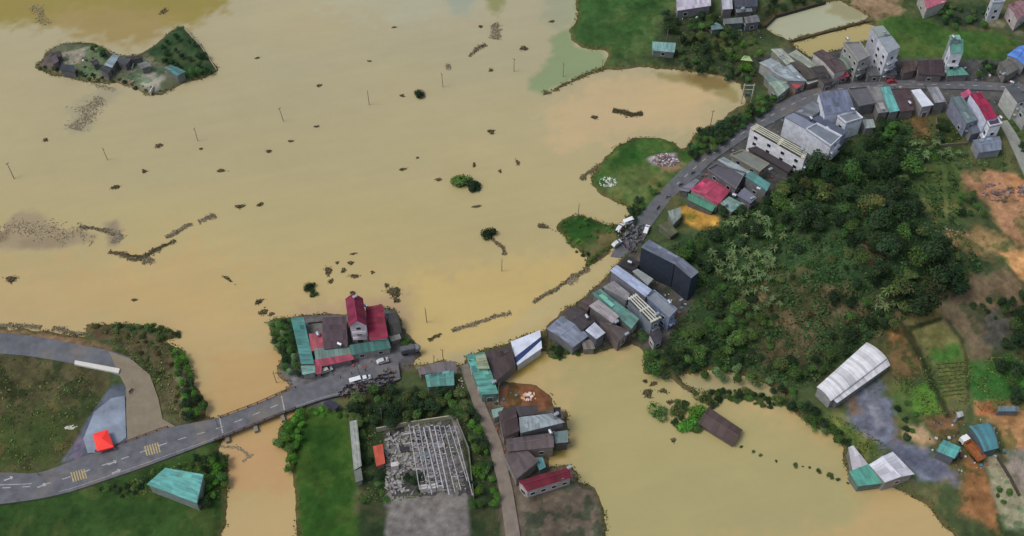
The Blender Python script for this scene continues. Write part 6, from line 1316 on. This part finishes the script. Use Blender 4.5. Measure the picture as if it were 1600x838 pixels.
cover('undergrowth', 'thick dark green undergrowth covering the wooded hill', 'undergrowth', [([(1045,390),(1120,355),(1200,310),(1270,255),(1350,205),(1400,180),(1480,230),(1500,300),(1500,360),(1530,430),(1450,490),(1400,500),(1330,560),(1260,610),(1180,590),(1090,570),(1020,560),(1050,520),(1090,470),(1075,430)], 1.0)], 42000, .42, mat((58, 80, 48), .9, 'leaf', var=.4, scale=.08, spec=.1), .22)
cover('rough_grass', 'rough tufty grass on the open banks and fields', 'grass', [([(150,515),(280,520),(330,640),(320,655),(276,660),(240,600)], .12), ([(0,556),(172,582),(150,640),(95,722),(0,741)], .07), ([(548,640),(700,600),(780,760),(560,790)], .15),
  ([(1030,20),(1190,20),(1200,120),(1130,120),(1040,108)], .12), ([(1400,180),(1520,200),(1600,262),(1500,262),(1400,240)], .08), ([(1395,600),(1400,560),(1600,560),(1600,640),(1440,650)], .2),([(1275,645),(1320,655),(1400,705),(1340,720)],.05), ([(150,770),(350,700),(355,780)], .08)], 22000, .3, mat((86, 102, 56), .9, 'leaf', var=.3, scale=.12, spec=.1), .12)
# ---------------------------------------------------------------- what floats or sticks out of the flood
drift = [mat((84, 70, 46), .95), mat((112, 95, 66), .95), mat((62, 58, 38), .95), mat((138, 124, 98), .95)]
def scraps(name, P, ang, size, tones, up=.12):
    n = len(P); P = np.array(P); N = rng.standard_normal((n, 3))*.28+np.array([0, 0, 1.0]); P[:, 2] += rng.uniform(.02, up, n)
    base = np.array([[.105, .085, .045], [.19, .155, .09], [.05, .045, .02], [.27, .235, .16]])[rng.choice(tones, n)]; T = base*rng.uniform(.6, 1.4, (n, 1))
    me = leafmesh(name, P, N, np.asarray(size), T, SCRAP, elong=1.5); o = bpy.data.objects.new(name, me); return put(o)
SCRAP = attr_mat('wet_debris', .9, .2, 0, var=.2, scales=(2.0,))
def raft(px, py, rx, ry, label, group=None, n=None, name='floating_debris', rz=0, tones=(0, 2, 2, 1), cat='debris'):
    x, y = gp(px, py, 0); n = int(50+rx*ry*120); a = rng.uniform(0, 6.28, n); k1, k2 = rng.uniform(0, 6.28, 2)
    r_ = np.sqrt(rng.random(n))*(1+.25*np.sin(2*a+k1)+.22*np.sin(3*a+k2)+.12*np.sin(7*a)); out = rng.random(n) < .12; r_[out] *= rng.uniform(1.1, 1.9, out.sum())
    u, v_ = rx*.85*r_*np.cos(a), ry*.85*r_*np.sin(a); c, s_ = math.cos(rz), math.sin(rz)
    P = np.stack([x+u*c-v_*s_, y+u*s_+v_*c, np.clip(.3*(1-r_), 0, 1)*min(rx, ry)], 1)
    tag(scraps(name, P, rz, rng.uniform(.1, .34, n), list(tones)), label, cat, group)
def mpx(px): return px/5.0
for a in [(181,293,1.6,.9,'dark round debris clump in the flood nearest the long debris line'),(226,268,1.0,.7,'small debris clump left of the middle of the left flood'),(248,228,1.7,.9,'dark flat debris clump below the flooded island'),
 (345,267,1.4,.8,'debris clump alone in the flood centre left'),(314,233,.6,.4,'tiny debris speck right of the flat clump below the island'),(420,237,1.1,.6,'oval debris clump, lower left of a row of three'),(454,221,1.1,.4,'thin debris clump, middle of a row of three'),
 (495,198,1.1,.4,'thin debris clump, upper right of a row of three'),(499,134,.9,.6,'double debris clump in the upper flood left of a pole'),(628,150,.9,.6,'debris clump just left of the lone dark treetop'),
 (767,206,1.3,1.2,'round dark debris clump in the flood at the upper right centre'),(819,76,1.5,1.3,'square dark debris clump near the pale green shallows'),(862,34,1.1,.6,'small dark debris clump at the top left of the green field'),
 (751,42,.9,.7,'small dark debris clump beside the grey drift streak at the top'),(767,110,.9,.7,'small dark debris clump below the grey drift streak'),(929,184,1.2,1.0,'round dark debris clump in the enclosed bay'),
 (629,265,1.1,.6,'debris clump in the flood left of the largest treetop'),(685,281,1.1,.7,'faint debris clump between two others left of the largest treetop'),(848,354,1.9,1.1,'dark square debris clump left of the small islet'),
 (809,254,.6,1.2,'upright brown debris clump in the flood right of centre'),(781,268,.6,.6,'small brown debris speck right of the largest treetop'),(741,258,.5,.9,'narrow debris speck above the largest treetop'),(745,323,1.6,.5,'faint debris patch under the two joined treetops'),
 (407,320,1.1,.8,'debris clump at the right end of the broken dotted line'),(375,323,2.2,.7,'dotted debris line right of the long debris line'),(356,436,2.0,.5,'floating log lying diagonally in the lower left flood'),
 (210,469,.9,.4,'small floating stick in the lower left flood'),(552,397,1.1,.3,'thin floating stick high above the pink roofed cluster'),(548,411,.9,.8,'round debris clump above the pink roofed cluster'),
 (554,432,1.2,.9,'triangular debris clump above the magenta gable'),(582,426,.6,.5,'tiny debris clump right of the triangular clump'),(527,411,.5,.5,'tiny debris clump left of the round one'),
 (513,424,1.4,1.6,'loose cluster of weeds in the flood upper left of the magenta gable'),(517,440,.8,.9,'small weed clump below the loose cluster'),(537,423,.7,1.0,'slanted weed clump between the loose cluster and triangular clump'),
 (604,446,.9,.7,'debris clump just above the brown mud patch by the cluster'),(616,457,2.6,2.1,'brown mud coloured debris mat right of the magenta roofs'),(620,470,1.0,1.0,'small debris clump under the brown mat'),
 (405,472,.9,1.4,'slanted debris clump upper left of the teal shed'),(411,488,1.6,1.0,'debris patch left of the teal shed trees'),(424,491,.9,.7,'debris clump nearest the trees left of the teal shed'),
 (402,91,.9,.4,'small floating debris at the upper left of the open flood'),(616,43,.8,.3,'floating stick in the upper centre of the flood'),(577,96,.8,.3,'floating stick near the upper pole at the centre'),
 (71,219,1.0,.8,'faint debris clump below the grey stain near the left'),(18,437,1.6,1.6,'faint brown weed patch at the lower left flood'),(652,247,.4,.3,'tiny speck in the flood left of centre right'),
 (1052,688,.9,.6,'small dark clump in the pond left of the sunken barn end'),(1008,596,.7,.6,'small bush top near the pond corner, topmost of its scatter'),(1012,615,1.7,1.4,'dark round bush top in the pond above the round tree'),
 (1021,600,1.0,.8,'dark bush top second from the pond corner'),(1036,611,1.0,1.0,'dark upright bush top in the pond between pond corner and round tree'),(1047,629,1.0,.8,'dark bush top above the olive tree in the pond'),
 (1054,661,.9,.8,'dark bush top below the olive tree in the pond'),(1022,633,.6,.5,'tiny bush top touching the top of the round pond tree')]:
    raft(a[0], a[1], a[2], a[3], a[4], 'debris and bush tops in the flood', rz=-.7 if 'log' in a[4] or 'slanted' in a[4] else .3*random.random())
def line(pts, w, label, tones=(0, 1, 2, 3), dens=7, name='driftwood_line', ht=.12):
    Q = resample([gp(a, b_, 0) for a, b_ in pts], 200); L = np.sum(np.linalg.norm(np.diff(Q, axis=0), axis=1)); n = int(L*w*dens*5); k1 = pts[0][0]
    i = rng.uniform(0, 198.9, n); ii = i.astype(int); f = (i-ii)[:, None]; A = Q[ii]*(1-f)+Q[ii+1]*f; d = Q[ii+1]-Q[ii]; d /= np.linalg.norm(d, axis=1)[:, None]+1e-9
    s_ = i/199*L; wid = w*np.clip(.38+.5*vnoise(s_*.16+k1, s_*0+3.3)+.45*fbm(s_*.6+k1, s_*0+1.7, 2), .05, 1.4); off = rng.standard_normal(n)*.42*wid+w*.5*fbm(s_*.2+k1*.7, s_*0+8, 2)
    keep = vnoise(s_*.35+k1*3, s_*0+5) > (.1 if w >= 1 else .4); P = np.stack([A[:, 0]-d[:, 1]*off, A[:, 1]+d[:, 0]*off, np.zeros(n)], 1)[keep]
    tag(scraps(name, P, 0, rng.uniform(.1, .38, keep.sum()), list(tones), up=ht), label, 'driftwood')
line([(124,355),(145,357),(165,362),(178,368)], 1.4, 'short dark driftwood line left end of the long debris string')
line([(170,362),(184,366),(180,380)], 2.2, 'knot of grey driftwood between the two debris strings', (1, 3, 3))
line([(170,394),(195,401),(220,405),(240,394),(262,382),(275,377)], 1.6, 'long dark driftwood string in the left flood', (0, 2, 1))
line([(195,397),(225,402),(245,388),(268,378)], 1.0, 'thin upper strand of the long driftwood string', (0, 2))
line([(262,374),(280,362),(300,352),(318,345),(337,338)], 2.0, 'frayed grey driftwood at the right end of the long string', (1, 3, 0))
line([(222,406),(232,410),(238,404)], 1.8, 'tangle of branches under the bend of the long string', (1, 3, 0))
line([(833,473),(852,463),(875,449),(893,436),(914,424),(918,418)], 1.5, 'dark debris line along the drowned road edge above the waterside cluster', (0, 2, 1, 3))
line([(888,443),(900,434)], 2.4, 'lilac grey rubbish caught in the debris line on the drowned road', (3, 3, 1))
line([(707,518),(730,508),(760,499),(798,488)], 1.3, 'brown debris line in the flood above the striped barn', (1, 0, 3))
line([(670,532),(690,523)], 1.0, 'short dark debris line right of the covered lorry', (0, 2))
line([(758,364),(772,378),(785,388),(792,398)], 1.4, 'long brown floating branch below the dark treetop', (1, 0))
line([(770,62),(776,45),(768,40)], 3.0, 'grey drift streak at the top of the flood, upper part', (3, 1))
line([(732,88),(745,78),(760,70)], 1.6, 'dark drift streak trailing down from the grey one', (0, 2, 3))
line([(694,105),(704,104)], 2.2, 'pale drift patch at the end of the dark streak', (3, 3, 1))
line([(955,172),(970,175),(985,180),(1004,178)], 2.0, 'dark leafy raft floating in the enclosed bay', (0, 2, 2), 12)
line([(908,282),(920,270),(936,259)], 1.8, 'brown weed mat along the left shore of the meadow', (1, 0), 9)
for k, (px, py, r) in enumerate(((1158,698,.8),(1178,705,.9),(1188,711,.7),(1213,720,.7),(1243,726,1.3),(1255,729,.5),(1265,730,.5),(1279,735,1.3),(1296,742,1.2),(1301,747,.9),(1309,749,1.0),(1325,755,.7))):
    shrub(px, py, r, 'olive', 'drowned bush in the dotted line across the pond', 'drowned bushes across the pond', 'bush', 'drowned_bush', .5, z=0)
line([(1066,603),(1080,612),(1090,618)], 1.5, 'thin drowned bank above the sunken barn', (0, 2, 1))
for k, (px, py, r) in enumerate(((1120,616,1.8),(1128,612,1.6),(1137,617,1.5),(1147,621,1.0),(1155,617,2.0),(1164,611,2.0),(1172,614,1.8),(1180,618,1.6),(1187,627,1.3),(1195,622,1.1),(1201,628,1.2),(1209,631,1.1))):
    shrub(px, py, r, ('mid', 'dark', 'olive')[k % 3], 'drowned shrub in the row right of the sunken barn', 'drowned shrubs right of the sunken barn', 'bush', 'drowned_bush', .7, z=0)
line([(172,136),(160,150),(148,158),(138,172),(126,192),(120,204)], 6.5, 'thin grey floating weed mat below the flooded island', (3, 3, 1), 1.6)
line([(-10,362),(30,352),(62,356),(100,366),(150,370)], 8.0, 'textured brown mud and weed shoal at the left edge', (3, 3, 1), .5)
line([(50,10),(62,18),(70,40)], 4.0, 'faint weed streaks left of the flooded island top', (1, 3), 1.2)
line([(250,14),(262,18)], 4.0, 'faint weed patch in the olive water above the island', (1, 2), 2)
line([(340,697),(372,700),(395,712),(380,722)], 1.0, 'faint brown froth streaks in the water below the bridge', (3, 3), 3)
line([(0,508),(60,512),(135,522)], 1.6, 'brown debris line along the top edge of the riverside road', (1, 0, 3), 6)
m_ = MB()
for k in range(9):
    a = gp(1463+k*1.2, 571+k*6, 1.6); b_ = gp(1507+k*.4, 567+k*6, 1.6); L = math.dist(a, b_)
    for j in range(int(L/.5)):
        p = lerp(a, b_, j*.5/L); g = ground_z(*p); m_.box((p[0], p[1], g+.15), (.4, .35, random.uniform(.2, .5)), random.uniform(0, 3), random.randrange(2))
tag(m_.build('vegetable_rows', [mat((96, 108, 62), .9), mat((70, 92, 44), .9)]), 'rows of low vegetables in the field above the orange earth yard', 'crops', kind='stuff')
# weeds and mud-caught plants along every waterline
band = (SD > -.5) & (SD < 1.3) & (fbm(GX*.12+3, GY*.12, 3)+.3*np.random.rand(*GX.shape) > .02)
jj, ii_ = np.nonzero(band); pick = rng.permutation(len(jj))[:17000]; jj, ii_ = jj[pick], ii_[pick]
P = np.stack([GX[jj, ii_]+rng.uniform(-.4, .4, len(jj)), GY[jj, ii_]+rng.uniform(-.4, .4, len(jj)), np.maximum(HG[jj, ii_], 0)+rng.uniform(.02, .5, len(jj))], 1)
P = P[[not any(inpoly(x, y, qd) for qd in quads) for x, y, _ in P]]
t_ = rng.uniform(.5, 1.4, (len(P), 1))*np.where(rng.random((len(P), 1)) < .35, np.array([[1.3, .95, .8]]), np.array([[1, 1, 1]]))
me = leafmesh('bank_weeds', P, rng.standard_normal((len(P), 3))*.6+np.array([0, 0, 1]), rng.uniform(.14, .5, len(P)), t_, mat((76, 90, 48), .9, 'leaf', var=.35, scale=.15, spec=.1))
o = bpy.data.objects.new('bank_weeds', me); put(o); tag(o, 'weeds and drowned plants along the waterline', 'weeds', kind='stuff')
# small pale odds and ends lying about the yards
m_ = MB(); rr = random.Random(5); cl = [(200,202,204), (120,122,124), (150,90,80), (90,130,140), (70,66,62)]
for poly, n in (([(1190,100),(1300,90),(1590,110),(1600,175),(1480,170),(1340,205),(1250,250),(1150,330),(1065,320),(1080,275),(1240,160)], 420), ([(935,420),(1000,395),(1075,470),(1040,540),(960,548),(870,545),(880,490)], 240), ([(470,500),(620,490),(650,550),(560,605),(480,600)], 120), ([(760,590),(800,610),(880,680),(880,720),(800,760),(770,660)], 130), ([(1465,640),(1560,660),(1590,750),(1500,740),(1440,700)], 130), ([(90,75),(200,90),(250,140),(120,120)], 90), ([(1045,20),(1190,20),(1190,60),(1100,60)], 60)):
    k = 0
    while k < n:
        px_, py_ = rr.uniform(min(p[0] for p in poly), max(p[0] for p in poly)), rr.uniform(min(p[1] for p in poly), max(p[1] for p in poly))
        if not inpoly(px_, py_, poly): continue
        k += 1; x, y = gp(px_, py_, 1.6); g = ground_z(x, y)
        if g < .6 or any(inpoly(x, y, qd) for qd in quads): continue
        s_ = rr.choice((.25, .35, .5, .9)); m_.box((x, y, g+s_*.25), (s_, s_*rr.uniform(.4, 1), s_*.5), rr.uniform(0, 3), rr.randrange(5))
tag(m_.build('yard_clutter', [mat(c, .8) for c in cl]), 'small odds and ends lying about the yards', 'clutter', kind='stuff')
grow()
# ---------------------------------------------------------------- labels that single things out
from collections import defaultdict
same = defaultdict(list)
for o in C.objects:
    if o.parent is None and o.get('label') and o.get('group'): same[o['label']].append(o)
bpy.context.view_layer.update()
ORD = 'first second third fourth fifth sixth seventh eighth ninth tenth eleventh twelfth'.split()
def pix(o):
    x, y, z = o.matrix_world.translation; d = y*ct+(CAM_H-z)*st_; u = -(CAM_H-z)*ct+y*st_
    return x/d*FPX, -u/d*FPX
def name_cells(L, base):
    P = [(pix(o), o) for o in L]
    if len(P) <= 12: cells = {'': P}
    else:
        k = 3 if len(P) <= 80 else 4; nx = ('left', 'middle', 'right') if k == 3 else ('far left', 'left', 'right', 'far right'); ny = ('upper', 'central', 'lower') if k == 3 else ('top', 'upper', 'lower', 'bottom')
        P.sort(key=lambda q: q[0][1]); rows = [P[i*len(P)//k:(i+1)*len(P)//k] for i in range(k)]; cells = {}
        for i, rw in enumerate(rows):
            rw.sort(key=lambda q: q[0][0])
            for j in range(k): cells[ny[i]+' '+nx[j]+' part'] = rw[j*len(rw)//k:(j+1)*len(rw)//k]
    for c, Q in cells.items():
        Q.sort(key=lambda q: q[0][0]); n = len(Q)
        for i, (_, o) in enumerate(Q):
            if n == 1: w = ''
            elif i == 0: w = 'leftmost'
            elif i == n-1: w = 'rightmost'
            else: w = ORD[min(i, 11)]+' from left'
            o['label'] = base+(', '+c if c else '')+(', '+w if w else '')
for base, L in same.items():
    if len(L) > 1: name_cells(L, base)
for o in bpy.data.objects:
    if '_w' in o: del o['_w']
